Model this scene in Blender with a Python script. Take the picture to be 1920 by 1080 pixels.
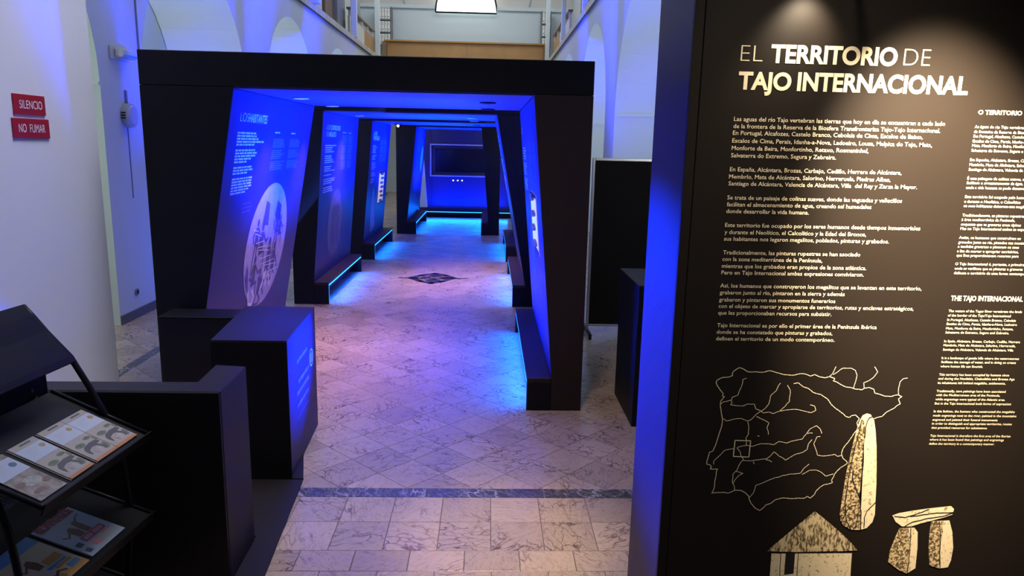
import bpy, bmesh, math, random
from mathutils import Vector, Matrix
random.seed(7)
S = bpy.context.scene
for o in list(bpy.data.objects): bpy.data.objects.remove(o)
C = S.collection

# ------------------------------------------------------------------ camera, world, exposure
cam = bpy.data.objects.new('camera', bpy.data.cameras.new('camera'))
C.objects.link(cam); S.camera = cam
cam.matrix_world = Matrix(((0.9992504, -0.0149984, -0.0356889, 0), (-0.032062, 0.1960153, -0.9800765, 0), (0.0216952, 0.9804861, 0.1953875, 1.8), (0, 0, 0, 1)))
cam.data.sensor_width = 36.0
cam.data.lens = 1345.0 / 1920.0 * 36.0
cam.data.clip_start = 0.05
S.view_settings.view_transform = 'Standard'
S.view_settings.look = 'None'
S.view_settings.gamma = 1.0
S.view_settings.exposure = 0.0
S.view_settings.use_curve_mapping = False
W = bpy.data.worlds.new('World'); S.world = W; W.use_nodes = True
W.node_tree.nodes['Background'].inputs[0].default_value = (.75, .82, 1, 1)
W.node_tree.nodes['Background'].inputs[1].default_value = 0.022

def area(name, loc, target, sx, sy, power, col, spread=180):
    l = bpy.data.lights.new(name, 'AREA'); l.shape = 'RECTANGLE'; l.size = sx; l.size_y = sy
    l.energy = power; l.color = col; l.spread = math.radians(spread)
    o = bpy.data.objects.new(name, l); C.objects.link(o); o.location = loc
    d = Vector(target) - Vector(loc)
    z = -d.normalized()
    y = Vector((0, 1, 0)) if abs(z.y) < .9 else Vector((0, 0, 1))
    x = y.cross(z).normalized(); y = z.cross(x)
    o.rotation_euler = Matrix((x, y, z)).transposed().to_euler()
    return o
def spot(name, loc, target, power, col, angle=60, blend=.5, r=.02):
    l = bpy.data.lights.new(name, 'SPOT'); l.energy = power; l.color = col
    l.spot_size = math.radians(angle); l.spot_blend = blend; l.shadow_soft_size = r
    o = bpy.data.objects.new(name, l); C.objects.link(o); o.location = loc
    o.rotation_euler = (Vector(target) - Vector(loc)).to_track_quat('-Z', 'Y').to_euler()
    return o
BLUE = (0.0, 0.025, 1.0); CYAN = (0.0, 0.125, 1.0); WARM = (1, .72, .5)
# roof daylight for the hall; far gallery and entry lamps are added fill
area('hall_skylight', (-.8, 13, 7.6), (-.8, 13, 0), 3.0, 22, 230, (.92, .97, 1))
area('far_gallery_fill', (-.8, 23.5, 8.5), (-.8, 25.5, 4), 4, 2, 75, (.95, 1, 1))
area('entry_wall_fill', (-.8, 4.2, 6.5), (-2.4, 3.9, 1.8), 2.0, 2.4, 42, (.80, .82, 1), 55)
# fill lamps added inside the closed passages to brighten the arch reveals
for x_ in (-4.1, 2.4):
    for c_ in (5.15, 9.35, 13.6, 17.8):
        area('passage_fill', (x_, c_ - 1.3, 2.3), (x_, c_ + 1.6, 2.9), .7, .7, 20, (.92, 1, .92), 170)
# unseen blue lamps added behind and above the frames to tint the walls
area('left_wall_blue_fill', (-2.35, 7.8, .6), (-3.5, 8.2, 1.5), 4.6, .2, 26, (.05, .14, 1))
area('right_wall_blue_fill', (.95, 11, .9), (1.8, 11, 1.6), 8, .2, 20, (.12, .22, 1))
area('frame_top_blue_fill', (-.75, 9.5, 2.40), (-.75, 9.5, 6), 1.2, 8, 60, (.22, .36, 1))
# unseen blue spots added to colour the faces turned to the passage
spot('unseen_blue_spot', (.30, 4.66, .95), (-1.05, 3.98, .60), 3200, BLUE, 32, 1, .0)
spot('unseen_blue_spot', (-1.5, 4.62, 1.9), (.57, 2.4, 1.08), 5200, BLUE, 24, 1, .0)
# spotlights over the title board
spot('board_spot', (.90, 2.00, 2.25), (.88, 2.1, 2.10), 14, (1, .82, .58), 85, 1, .02)
spot('board_spot', (1.12, 1.45, 2.6), (1.33, 2.1, 1.62), 1500, (1, .78, .52), 46, 1, .03)
spot('board_wash', (.7, .9, 3.2), (1.1, 2.1, 1.1), 140, (1, .84, .62), 60, .9, .1)
spot('entry_floor_spot', (.1, 2.2, 3.6), (.12, 3.02, 0), 420, (1, .76, .38), 22, 1, .05)
spot('entry_fill', (-.2, 2.2, 4.2), (-.2, 4.0, 0), 260, (1, .72, .48), 64, .9, .2)

# ------------------------------------------------------------------ materials
MATS = {}
def mat(name, col, rough=.6, metal=0, spec=.5, bump=0, bscale=60, var=0, vscale=3, emit=None, es=0):
    if name in MATS: return MATS[name]
    m = bpy.data.materials.new(name); m.use_nodes = True; MATS[name] = m
    nt = m.node_tree; b = nt.nodes['Principled BSDF']
    b.inputs['Base Color'].default_value = (*col, 1)
    b.inputs['Roughness'].default_value = rough; b.inputs['Metallic'].default_value = metal
    b.inputs['Specular IOR Level'].default_value = spec
    if emit:
        b.inputs['Emission Color'].default_value = (*emit, 1); b.inputs['Emission Strength'].default_value = es
    if bump or var:
        tc = nt.nodes.new('ShaderNodeTexCoord')
    if var:
        n = nt.nodes.new('ShaderNodeTexNoise'); n.inputs['Scale'].default_value = vscale; n.inputs['Detail'].default_value = 6
        nt.links.new(tc.outputs['Object'], n.inputs['Vector'])
        mp = nt.nodes.new('ShaderNodeMapRange'); mp.inputs[1].default_value = .3; mp.inputs[2].default_value = .7
        mp.inputs[3].default_value = 1 - var; mp.inputs[4].default_value = 1 + var
        nt.links.new(n.outputs['Fac'], mp.inputs[0])
        v = nt.nodes.new('ShaderNodeVectorMath'); v.operation = 'SCALE'; v.inputs[0].default_value = col
        nt.links.new(mp.outputs[0], v.inputs['Scale']); nt.links.new(v.outputs[0], b.inputs['Base Color'])
    if bump:
        n = nt.nodes.new('ShaderNodeTexNoise'); n.inputs['Scale'].default_value = bscale; n.inputs['Detail'].default_value = 4
        nt.links.new(tc.outputs['Object'], n.inputs['Vector'])
        bp = nt.nodes.new('ShaderNodeBump'); bp.inputs['Strength'].default_value = bump; bp.inputs['Distance'].default_value = .01
        nt.links.new(n.outputs['Fac'], bp.inputs['Height']); nt.links.new(bp.outputs[0], b.inputs['Normal'])
    return m
M_BLACK = mat('black_laminate', (.005, .005, .007), .5, spec=.18, bump=.02, bscale=400)
M_SIDE = mat('charcoal_laminate', (.014, .012, .013), .5, spec=.25, bump=.02, bscale=400)
M_SIDE2 = mat('blue_black_laminate', (.026, .024, .05), .5, spec=.25, bump=.02, bscale=400)
M_BROWN = mat('warm_tinted_black_laminate', (.016, .010, .009), .5, spec=.3, bump=.02, bscale=400)
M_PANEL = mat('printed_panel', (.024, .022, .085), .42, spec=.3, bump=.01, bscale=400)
M_SOFFIT = mat('soffit_laminate', (.035, .04, .11), .4)
M_BOARD = mat('title_board_laminate', (.0105, .0078, .0062), .5, spec=.22, bump=.03, bscale=500)
M_CREAM = mat('cream_print', (.72, .64, .46), .5)
M_WHITE_PRINT = mat('white_print', (.75, .75, .78), .5)
M_GREY_PRINT = mat('grey_print', (.16, .17, .24), .5)
M_DISC = mat('pale_disc_print', (.34, .32, .46), .5, var=.12, vscale=14)
M_FIG = mat('figure_print', (.07, .06, .15), .5, var=.3, vscale=25)
M_DARK_PRINT = mat('dark_print', (.012, .01, .01), .5)
M_DIM_PRINT = mat('dim_print', (.07, .07, .10), .5, var=.4, vscale=20)
M_DIM2 = mat('dim_figure_print', (.035, .035, .06), .5)
M_WALL = mat('wall_plaster', (.60, .63, .66), .8, bump=.05, bscale=80)
M_WALL2 = mat('entry_wall_plaster', (.62, .62, .66), .8, bump=.05, bscale=80)
M_REVEAL = mat('lit_reveal_plaster', (.62, .70, .68), .8, bump=.05, bscale=80)  # same plaster as the walls, neutral light put into its greener tone
M_BASE = mat('baseboard_stone', (.09, .09, .10), .4, var=.3, vscale=20)
M_STONE_RAIL = mat('rail_stone', (.50, .48, .42), .5, var=.2, vscale=6)
M_WOOD = mat('oak_wood', (.42, .23, .085), .5, var=.12, vscale=2)
M_DWOOD = mat('dark_wood', (.20, .13, .08), .5, var=.15, vscale=3)
M_GREY = mat('grey_paint', (.22, .22, .24), .6)
M_PALE = mat('pale_paint', (.62, .70, .74), .6)
M_PAPER = mat('white_card', (.8, .8, .78), .6)
M_BEIGE = mat('beige_plaster', (.62, .60, .56), .8, bump=.05, bscale=60)
M_ALU = mat('aluminium', (.62, .58, .52), .35, metal=.9)
M_STEEL = mat('black_steel', (.006, .006, .007), .42, spec=.2)
M_CHROME = mat('chrome', (.7, .7, .72), .2, metal=1)
M_RED = mat('red_plastic', (.32, .012, .02), .4)
M_PLASTIC = mat('white_plastic', (.55, .56, .6), .4)
M_GREYPL = mat('grey_plastic', (.22, .23, .27), .5)
M_LED = mat('blue_led', (0, .1, .5), .4, emit=(0.02, .42, 1), es=2.6)
M_LEDDIM = mat('blue_led_dim', (0, .05, .4), .4, emit=(0.0, .08, .9), es=.9)
M_LAMP = mat('lamp_lens', (1, .9, .8), .4, emit=(1, .88, .82), es=14)
M_LAMPOFF = mat('lamp_unlit', (.03, .03, .04), .3)
M_WINDOW = mat('daylit_window', (1, 1, 1), .4, emit=(.93, 1, .97), es=1.5)
M_SCREEN = mat('screen_glass', (.004, .004, .006), .12)
M_NICHE = mat('lit_niche_lining', (.7, .6, .45), .6)

def mottled(name, light, dark, scale, thr, stretch=(1, 1, 1)):
    m = bpy.data.materials.new(name); m.use_nodes = True; nt = m.node_tree; b = nt.nodes['Principled BSDF']
    b.inputs['Roughness'].default_value = .5
    tc = nt.nodes.new('ShaderNodeTexCoord'); mp = nt.nodes.new('ShaderNodeMapping'); mp.inputs['Scale'].default_value = stretch
    n = nt.nodes.new('ShaderNodeTexNoise'); n.inputs['Scale'].default_value = scale; n.inputs['Detail'].default_value = 5; n.inputs['Roughness'].default_value = .7
    r = nt.nodes.new('ShaderNodeValToRGB'); r.color_ramp.elements[0].position = thr - .04; r.color_ramp.elements[1].position = thr + .05
    r.color_ramp.elements[0].color = (*dark, 1); r.color_ramp.elements[1].color = (*light, 1)
    nt.links.new(tc.outputs['Object'], mp.inputs[0]); nt.links.new(mp.outputs[0], n.inputs['Vector'])
    nt.links.new(n.outputs['Fac'], r.inputs[0]); nt.links.new(r.outputs[0], b.inputs['Base Color'])
    return m
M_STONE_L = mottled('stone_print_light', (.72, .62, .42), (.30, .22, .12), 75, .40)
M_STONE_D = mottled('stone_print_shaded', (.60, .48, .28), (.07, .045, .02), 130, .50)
M_THATCH = mottled('thatch_print', (.60, .50, .30), (.10, .07, .035), 140, .49, (1, 1, .3))

def marble(name, base, vein, dark=0.0):
    m = bpy.data.materials.new(name); m.use_nodes = True; nt = m.node_tree; N = nt.nodes; L = nt.links
    b = N['Principled BSDF']; b.inputs['Roughness'].default_value = .27
    g = N.new('ShaderNodeNewGeometry'); oi = N.new('ShaderNodeObjectInfo')
    add = N.new('ShaderNodeMath'); add.operation = 'ADD'
    L.new(g.outputs['Random Per Island'], add.inputs[0]); L.new(oi.outputs['Random'], add.inputs[1])
    rot = N.new('ShaderNodeMath'); rot.operation = 'MULTIPLY'; rot.inputs[1].default_value = 17.0; L.new(add.outputs[0], rot.inputs[0])
    vr = N.new('ShaderNodeVectorRotate'); vr.rotation_type = 'Z_AXIS'
    L.new(g.outputs['Position'], vr.inputs['Vector']); L.new(rot.outputs[0], vr.inputs['Angle'])
    off = N.new('ShaderNodeCombineXYZ'); m40 = N.new('ShaderNodeMath'); m40.operation = 'MULTIPLY'; m40.inputs[1].default_value = 40
    L.new(add.outputs[0], m40.inputs[0]); L.new(m40.outputs[0], off.inputs[2])
    va = N.new('ShaderNodeVectorMath'); L.new(vr.outputs[0], va.inputs[0]); L.new(off.outputs[0], va.inputs[1])
    mp = N.new('ShaderNodeMapping'); mp.inputs['Scale'].default_value = (1, 2.3, 1); L.new(va.outputs[0], mp.inputs[0])
    wn = N.new('ShaderNodeTexNoise'); wn.inputs['Scale'].default_value = 5; wn.inputs['Detail'].default_value = 5
    L.new(mp.outputs[0], wn.inputs['Vector'])
    sc = N.new('ShaderNodeVectorMath'); sc.operation = 'SCALE'; sc.inputs['Scale'].default_value = .30; L.new(wn.outputs['Color'], sc.inputs[0])
    w2 = N.new('ShaderNodeVectorMath'); L.new(mp.outputs[0], w2.inputs[0]); L.new(sc.outputs[0], w2.inputs[1])
    vo = N.new('ShaderNodeTexVoronoi'); vo.feature = 'DISTANCE_TO_EDGE'; vo.inputs['Scale'].default_value = 9; L.new(w2.outputs[0], vo.inputs['Vector'])
    r1 = N.new('ShaderNodeMapRange'); r1.inputs[1].default_value = 0; r1.inputs[2].default_value = .075; r1.inputs[3].default_value = 1; r1.inputs[4].default_value = 0
    L.new(vo.outputs['Distance'], r1.inputs[0])
    n2 = N.new('ShaderNodeTexNoise'); n2.inputs['Scale'].default_value = 4.5; n2.inputs['Detail'].default_value = 3; L.new(va.outputs[0], n2.inputs['Vector'])
    r2 = N.new('ShaderNodeMapRange'); r2.inputs[1].default_value = .42; r2.inputs[2].default_value = .66; L.new(n2.outputs['Fac'], r2.inputs[0])
    mu = N.new('ShaderNodeMath'); mu.operation = 'MULTIPLY'; L.new(r1.outputs[0], mu.inputs[0]); L.new(r2.outputs[0], mu.inputs[1])
    n3 = N.new('ShaderNodeTexNoise'); n3.inputs['Scale'].default_value = 30; n3.inputs['Detail'].default_value = 6; n3.inputs['Roughness'].default_value = .7; L.new(w2.outputs[0], n3.inputs['Vector'])
    r3 = N.new('ShaderNodeMapRange'); r3.inputs[1].default_value = .48; r3.inputs[2].default_value = .75; r3.inputs[4].default_value = .55; L.new(n3.outputs['Fac'], r3.inputs[0])
    ad = N.new('ShaderNodeMath'); ad.operation = 'ADD'; ad.use_clamp = True; L.new(mu.outputs[0], ad.inputs[0]); L.new(r3.outputs[0], ad.inputs[1])
    mx = N.new('ShaderNodeMix'); mx.data_type = 'RGBA'; mx.inputs[6].default_value = (*base, 1); mx.inputs[7].default_value = (*vein, 1)
    L.new(ad.outputs[0], mx.inputs[0])
    tone = N.new('ShaderNodeMapRange'); tone.inputs[3].default_value = .84; tone.inputs[4].default_value = 1.12
    fr = N.new('ShaderNodeMath'); fr.operation = 'FRACT'; L.new(rot.outputs[0], fr.inputs[0]); L.new(fr.outputs[0], tone.inputs[0])
    vs = N.new('ShaderNodeVectorMath'); vs.operation = 'SCALE'; L.new(mx.outputs[2], vs.inputs[0]); L.new(tone.outputs[0], vs.inputs['Scale'])
    L.new(vs.outputs[0], b.inputs['Base Color'])
    bp = N.new('ShaderNodeBump'); bp.inputs['Strength'].default_value = .12; bp.inputs['Distance'].default_value = .002; bp.invert = True
    L.new(ad.outputs[0], bp.inputs['Height']); L.new(bp.outputs[0], b.inputs['Normal'])
    return m
M_MARBLE = marble('pink_marble', (.40, .315, .265), (.09, .052, .04))
M_MARBLE_DARK = marble('grey_marble', (.04, .038, .048), (.40, .38, .40))
M_GROUT = mat('grout', (.10, .085, .08), .7)

# ------------------------------------------------------------------ helpers
def link(name, me, m, parent=None):
    o = bpy.data.objects.new(name, me); C.objects.link(o)
    if m is not None and not me.materials: me.materials.append(m)
    if parent is not None:
        o.parent = parent
        root = parent
        loc = Vector((0, 0, 0))
        while root is not None:
            loc += root.location; root = root.parent
        me.transform(Matrix.Translation(-loc))
    return o
def raw(name, verts, faces, m, parent=None, smooth=False):
    me = bpy.data.meshes.new(name); me.from_pydata([tuple(v) for v in verts], [], faces); me.update()
    bm = bmesh.new(); bm.from_mesh(me); bmesh.ops.recalc_face_normals(bm, faces=bm.faces); bm.to_mesh(me); bm.free()
    if smooth: me.polygons.foreach_set('use_smooth', [True] * len(me.polygons))
    return link(name, me, m, parent)
def fin(name, bm, m, parent=None, smooth=False):
    me = bpy.data.meshes.new(name); bmesh.ops.recalc_face_normals(bm, faces=bm.faces); bm.to_mesh(me); bm.free()
    if smooth: me.polygons.foreach_set('use_smooth', [True] * len(me.polygons))
    return link(name, me, m, parent)
def add_box(bm, x0, x1, y0, y1, z0, z1):
    vs = [bm.verts.new((x, y, z)) for z in (z0, z1) for x, y in ((x0, y0), (x1, y0), (x1, y1), (x0, y1))]
    for f in ((0, 1, 2, 3), (4, 5, 6, 7), (0, 1, 5, 4), (1, 2, 6, 5), (2, 3, 7, 6), (3, 0, 4, 7)): bm.faces.new([vs[i] for i in f])
    return vs
def box(name, x0, x1, y0, y1, z0, z1, m, parent=None, bev=.003):
    bm = bmesh.new(); add_box(bm, x0, x1, y0, y1, z0, z1)
    bmesh.ops.recalc_face_normals(bm, faces=bm.faces)
    if bev: bmesh.ops.bevel(bm, geom=list(bm.edges), offset=bev, segments=1, affect='EDGES')
    return fin(name, bm, m, parent)
def boxes(name, L, m, parent=None):
    bm = bmesh.new()
    for b in L: add_box(bm, *b)
    return fin(name, bm, m, parent)
def prism(name, prof, axis, a0, a1, m, parent=None, bev=.003):
    """prof: closed outline; axis 'y': (x,z) outline; 'x': (y,z); 'z': (x,y)"""
    bm = bmesh.new()
    def P(p, a): return {'y': (p[0], a, p[1]), 'x': (a, p[0], p[1]), 'z': (p[0], p[1], a)}[axis]
    A = [bm.verts.new(P(p, a0)) for p in prof]; B = [bm.verts.new(P(p, a1)) for p in prof]
    bm.faces.new(A); bm.faces.new(B[::-1]); n = len(prof)
    for i in range(n): bm.faces.new((A[i], A[(i + 1) % n], B[(i + 1) % n], B[i]))
    bmesh.ops.recalc_face_normals(bm, faces=bm.faces)
    if bev: bmesh.ops.bevel(bm, geom=list(bm.edges), offset=bev, segments=1, affect='EDGES')
    return fin(name, bm, m, parent)
def add_tube(bm, pts, r, n=8, closed=False):
    pts = [Vector(p) for p in pts]; rings = []
    for i, p in enumerate(pts):
        a = pts[i - 1] if i > 0 else (pts[-1] if closed else p); b = pts[(i + 1) % len(pts)] if (i < len(pts) - 1 or closed) else p
        t = (b - a).normalized(); u = t.orthogonal().normalized() if not rings else (u - t * u.dot(t)).normalized()
        w = t.cross(u); rr = r[i] if isinstance(r, (list, tuple)) else r
        rings.append([bm.verts.new(p + rr * (math.cos(k * 2 * math.pi / n) * u + math.sin(k * 2 * math.pi / n) * w)) for k in range(n)])
    for i in range(len(rings) - (0 if closed else 1)):
        A = rings[i]; B = rings[(i + 1) % len(rings)]
        for k in range(n): bm.faces.new((A[k], A[(k + 1) % n], B[(k + 1) % n], B[k]))
    if not closed: bm.faces.new(rings[0][::-1]); bm.faces.new(rings[-1])
def tube(name, pts, r, m, parent=None, n=8):
    bm = bmesh.new(); add_tube(bm, pts, r, n); return fin(name, bm, m, parent, True)
def cyl(name, a, b, r, m, parent=None, n=20, r2=None):
    bm = bmesh.new(); add_tube(bm, [a, b], [r, r if r2 is None else r2], n); return fin(name, bm, m, parent)
def thing(name, label, cat, loc=(0, 0, 0), group=None):
    o = bpy.data.objects.new(name, None); C.objects.link(o); o.location = loc; o.empty_display_size = .1
    o['label'] = label; o['category'] = cat
    if group: o['group'] = group
    return o
def tag(o, label, cat, group=None):
    o['label'] = label; o['category'] = cat
    if group: o['group'] = group
    return o
def struct(o): o['kind'] = 'structure'; return o
def dup(root, loc, label=None):
    r = root.copy(); C.objects.link(r); r.location = loc
    if label: r['label'] = label
    for ch in list(root.children):
        c = ch.copy(); C.objects.link(c); c.parent = r
        for g in ch.children:
            d = g.copy(); C.objects.link(d); d.parent = c
    return r
def fill(bm, poly, P, d=0.0):
    vs = [bm.verts.new(P(u, v, d)) for u, v in poly]
    f = bm.faces.new(vs); bmesh.ops.triangulate(bm, faces=[f], ngon_method='EAR_CLIP')
def ribbon(bm, pts, w, P, d=0.0):
    for (a, b) in zip(pts[:-1], pts[1:]):
        dx, dy = b[0] - a[0], b[1] - a[1]; L = math.hypot(dx, dy) or 1; dx, dy = dx / L, dy / L
        nx, ny = -dy * w / 2, dx * w / 2; e = w * .35
        q = [(a[0] - dx * e + nx, a[1] - dy * e + ny), (a[0] - dx * e - nx, a[1] - dy * e - ny), (b[0] + dx * e - nx, b[1] + dy * e - ny), (b[0] + dx * e + nx, b[1] + dy * e + ny)]
        bm.faces.new([bm.verts.new(P(u, v, d)) for u, v in q])
def decal(name, shapes, P, m, parent, d=.0012):
    bm = bmesh.new()
    for s in shapes:
        if s[0] == 'f': fill(bm, s[1], P, d)
        else: ribbon(bm, s[1], s[2], P, d)
    return fin(name, bm, m, parent)
def ell(cx, cy, rx, ry, n=28, a0=0): return [(cx + rx * math.cos(a0 + k * 2 * math.pi / n), cy + ry * math.sin(a0 + k * 2 * math.pi / n)) for k in range(n)]
def rect(a, b, c, d): return [(a, b), (c, b), (c, d), (a, d)]
FC = {}
def text_geo(s, bold=0.0, res=2):
    """flat glyph mesh of s: verts, faces, x0, x1 with cap height 1"""
    cu = bpy.data.curves.new('t', 'FONT'); cu.body = s; cu.size = 1.0; cu.resolution_u = res; cu.offset = bold
    ob = bpy.data.objects.new('t', cu)
    me = bpy.data.meshes.new_from_object(ob)
    V = [v.co.copy() for v in me.vertices]; F = [tuple(p.vertices) for p in me.polygons]
    bpy.data.objects.remove(ob); bpy.data.curves.remove(cu); bpy.data.meshes.remove(me)
    return V, F
cV, _ = text_geo('H'); CAP = max(v.y for v in cV)
def add_text(acc, s, x, z, w, cap, P, bold=0.0, d=.0012, ratio=None, italic=0.0):
    V, F = text_geo(s, bold, 7 if cap > .03 else 2)
    if not V: return
    x0 = min(v.x for v in V); x1 = max(v.x for v in V)
    sy = cap / CAP; sx = (w / (x1 - x0)) if w else sy * (ratio or 1)
    n = len(acc[0])
    for v in V: acc[0].append(P(x + (v.x - x0) * sx + italic * v.y * sy, z + v.y * sy, d))
    for f in F: acc[1].append(tuple(i + n for i in f))
def text_obj(name, items, P, m, parent):
    acc = ([], [])
    for it in items: add_text(acc, *it[0], P=P, **it[1])
    me = bpy.data.meshes.new(name); me.from_pydata([tuple(v) for v in acc[0]], [], acc[1]); me.update()
    return link(name, me, m, parent)

# ------------------------------------------------------------------ floor
floor = struct(box('floor', -4.7, 3.0, -1.5, 30, -.05, -.0015, M_GROUT, None, 0))
def tile_mesh(outline):
    cx = sum(p[0] for p in outline) / len(outline); cy = sum(p[1] for p in outline) / len(outline)
    bm = bmesh.new(); g = .0018; b = .0012
    def inset(k): 
        r = []
        for x, y in outline:
            d = math.hypot(x - cx, y - cy); f = 1 - k * 1.4 / d; r.append((cx + (x - cx) * f, cy + (y - cy) * f))
        return r
    A = [bm.verts.new((x, y, -.002)) for x, y in inset(g)]; B = [bm.verts.new((x, y, -.0006)) for x, y in inset(g)]; T = [bm.verts.new((x, y, 0)) for x, y in inset(g + b)]
    n = len(A)
    for i in range(n):
        j = (i + 1) % n; bm.faces.new((A[i], A[j], B[j], B[i])); bm.faces.new((B[i], B[j], T[j], T[i]))
    bm.faces.new(T)
    me = bpy.data.meshes.new('tile'); bm.to_mesh(me); bm.free(); return me
TM = {}
def put_tile(key, outline, x, y, m, name='tile'):
    if key not in TM:
        TM[key] = tile_mesh(outline); TM[key].materials.append(m)
    o = bpy.data.objects.new(name, TM[key]); C.objects.link(o); o.parent = floor; o.location = (x, y, 0); return o
def clip_y(poly, ymin):
    out = []
    for i, p in enumerate(poly):
        q = poly[(i + 1) % len(poly)]; a = p[1] >= ymin; b = q[1] >= ymin
        if a: out.append(p)
        if a != b:
            t = (ymin - p[1]) / (q[1] - p[1]); out.append((p[0] + t * (q[0] - p[0]), ymin))
    return out
Ssq = .2487
row_y = [(3.200, 3.447), (2.949, 3.200), (2.790, 2.949), (2.545, 2.790), (2.30, 2.545)]
row_x = [.038, .038, .165, .04, .165]
ntile = 0; rest = []
for (y0, y1), xx in zip(row_y, row_x):
    k = -20
    while True:
        x0 = xx + k * .2445; x1 = x0 + .2445; k += 1
        if x0 > 3: break
        if x1 < -4.6: continue
        o = rect(-.122, -(y1 - y0) / 2, .122, (y1 - y0) / 2)
        if -1.0 < x1 and x0 < .72 and y1 > 2.6: put_tile(('r', round(y1 - y0, 3)), o, (x0 + x1) / 2, (y0 + y1) / 2, M_MARBLE); ntile += 1
        else: rest.append([(p[0] + (x0 + x1) / 2, p[1] + (y0 + y1) / 2) for p in o])
hd = .25 / math.sqrt(2)
dia = [(0, -hd), (hd, 0), (0, hd), (-hd, 0)]
far = []
for j in range(0, 155):
    for i in range(-30, 30):
        x = .476 + (i + (j % 2) * .5) * 2 * hd; y = 3.545 + j * hd
        if x < -4.6 or x > 2.9 or y > 29.5: continue
        poly = dia; key = 'd'
        if j == 0: poly = clip_y(dia, 0.0); key = 'd0'
        vis = (-1.75 < x < .75 and y > 3.5) or (.7 <= x < 1.15 and 4.3 < y < 6.8) or (-3.4 < x < -2.3 and 5.2 < y < 7.0)
        if y < 4.6 and x < -1.05: vis = False
        if y < 5.2 and x > .68 and not x < .98: vis = False
        if vis and y < 8.6 and not (x < -1.85 and y > 4.6 and x > -2.1): far.append((y, x, key, poly))
        else: rest.append([(p[0] + x, p[1] + y) for p in poly])
far.sort(key=lambda t: t[0])
for t in far:
    if ntile < 298: put_tile(t[2], t[3], t[1], t[0], M_MARBLE); ntile += 1
    else: rest.append([(p[0] + t[1], p[1] + t[0]) for p in t[3]])
bm = bmesh.new()
for poly in rest:
    cx = sum(p[0] for p in poly) / len(poly); cy = sum(p[1] for p in poly) / len(poly)
    bm.faces.new([bm.verts.new((cx + (p[0] - cx) * .988, cy + (p[1] - cy) * .988, 0)) for p in poly])
me = bpy.data.meshes.new('more_tiles'); bm.to_mesh(me); bm.free(); me.materials.append(M_MARBLE)
o = bpy.data.objects.new('more_tiles', me); C.objects.link(o); o.parent = floor; o['kind'] = 'stuff'
# dark marble strips
for k in range(-6, 4):
    x0 = .32 + k * .62
    o = put_tile('s', rect(-.309, -.048, .309, .048), x0 + .31, 3.496, M_MARBLE_DARK, 'dark_strip_tile')
for k in range(0, 20):
    o = put_tile('t', rect(-.045, -.3, .045, .3), -2.83, 3.9 + k * .602, M_MARBLE_DARK, 'dark_strip_tile'); o.location.z = .0008

# ------------------------------------------------------------------ nave walls with arches
XL, XR = -3.54, 1.88
def arcade(name, X, out, centres, r, zs, top, ystart, yend):
    """front face at X, wall goes 'out' metres outwards"""
    bm = bmesh.new(); q = lambda *vs: bm.faces.new([bm.verts.new(v) for v in vs])
    X2 = X + out; prev = ystart
    for c in centres:
        a, b = c - r, c + r
        for XX in (X, X2): q((XX, prev, 0), (XX, a, 0), (XX, a, top), (XX, prev, top))
        n = 20; arc = [(c - r * math.cos(math.pi * k / n), zs + r * math.sin(math.pi * k / n)) for k in range(n + 1)]
        for k in range(n):
            (ya, za), (yb, zb) = arc[k], arc[k + 1]
            for XX in (X, X2): q((XX, ya, za), (XX, yb, zb), (XX, yb, top), (XX, ya, top))
        prev = b
    for XX in (X, X2): q((XX, prev, 0), (XX, yend, 0), (XX, yend, top), (XX, prev, top))
    q((X, ystart, top), (X, yend, top), (X2, yend, top), (X2, ystart, top))
    q((X, ystart, 0), (X, ystart, top), (X2, ystart, top), (X2, ystart, 0))
    bmesh.ops.remove_doubles(bm, verts=bm.verts, dist=.0005)
    w = struct(fin(name, bm, M_WALL))
    bm = bmesh.new(); q = lambda *vs: bm.faces.new([bm.verts.new(v) for v in vs])
    for c in centres:
        a, b = c - r, c + r; n = 24
        arc = [(a, 0)] + [(c - r * math.cos(math.pi * k / n), zs + r * math.sin(math.pi * k / n)) for k in range(n + 1)] + [(b, 0)]
        for (ya, za), (yb, zb) in zip(arc[:-1], arc[1:]):
            q((X, ya, za), (X, yb, zb), (X2, yb, zb), (X2, ya, za))
    rv = fin('arch_reveals', bm, M_REVEAL, w)
    sg = 1 if out > 0 else -1
    for c in centres:
        for ye, s in ((c - r, 1), (c + r, -1)):
            box('impost_ledge', min(X - .0 * sg, X2), max(X, X2), min(ye, ye + s * .03), max(ye, ye + s * .03), zs - .015, zs + .015, M_REVEAL, w, 0)
    for (ya, yb) in zip([ystart] + [c + r for c in centres], [c - r for c in centres] + [yend]):
        if yb - ya > .05: box('baseboard', X - (.015 if sg > 0 else 0), X + (0 if sg > 0 else .015), ya, yb, 0, .09, M_BASE, w, 0)
    return w
r_ = 1.62
wall_left = arcade('wall_left', XL, -1.05, [5.22, 9.35, 13.55, 17.75, 21.95], 1.66, 2.27, 4.32, 3.2, 25.5)
wall_right = arcade('wall_right', XR, 1.05, [5.15, 9.3, 13.6, 17.9, 22.1], 1.70, 2.27, 4.32, 3.2, 25.5)
struct(box('wall_left_aisle', -4.85, -4.6, 3.2, 26, 0, 6, M_REVEAL, None, 0))
struct(box('wall_right_aisle', 2.94, 3.1, 3.2, 26, 0, 6, M_REVEAL, None, 0))
# entry side wall close to the camera
struct(box('wall_left_entry', -3.5, -2.5, -1.5, 4.78, 0, 7, M_WALL2, None, .01))
struct(box('wall_front_entry', -2.5, 3, -1.6, -1.5, 0, 7, M_WALL2, None, 0))
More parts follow.
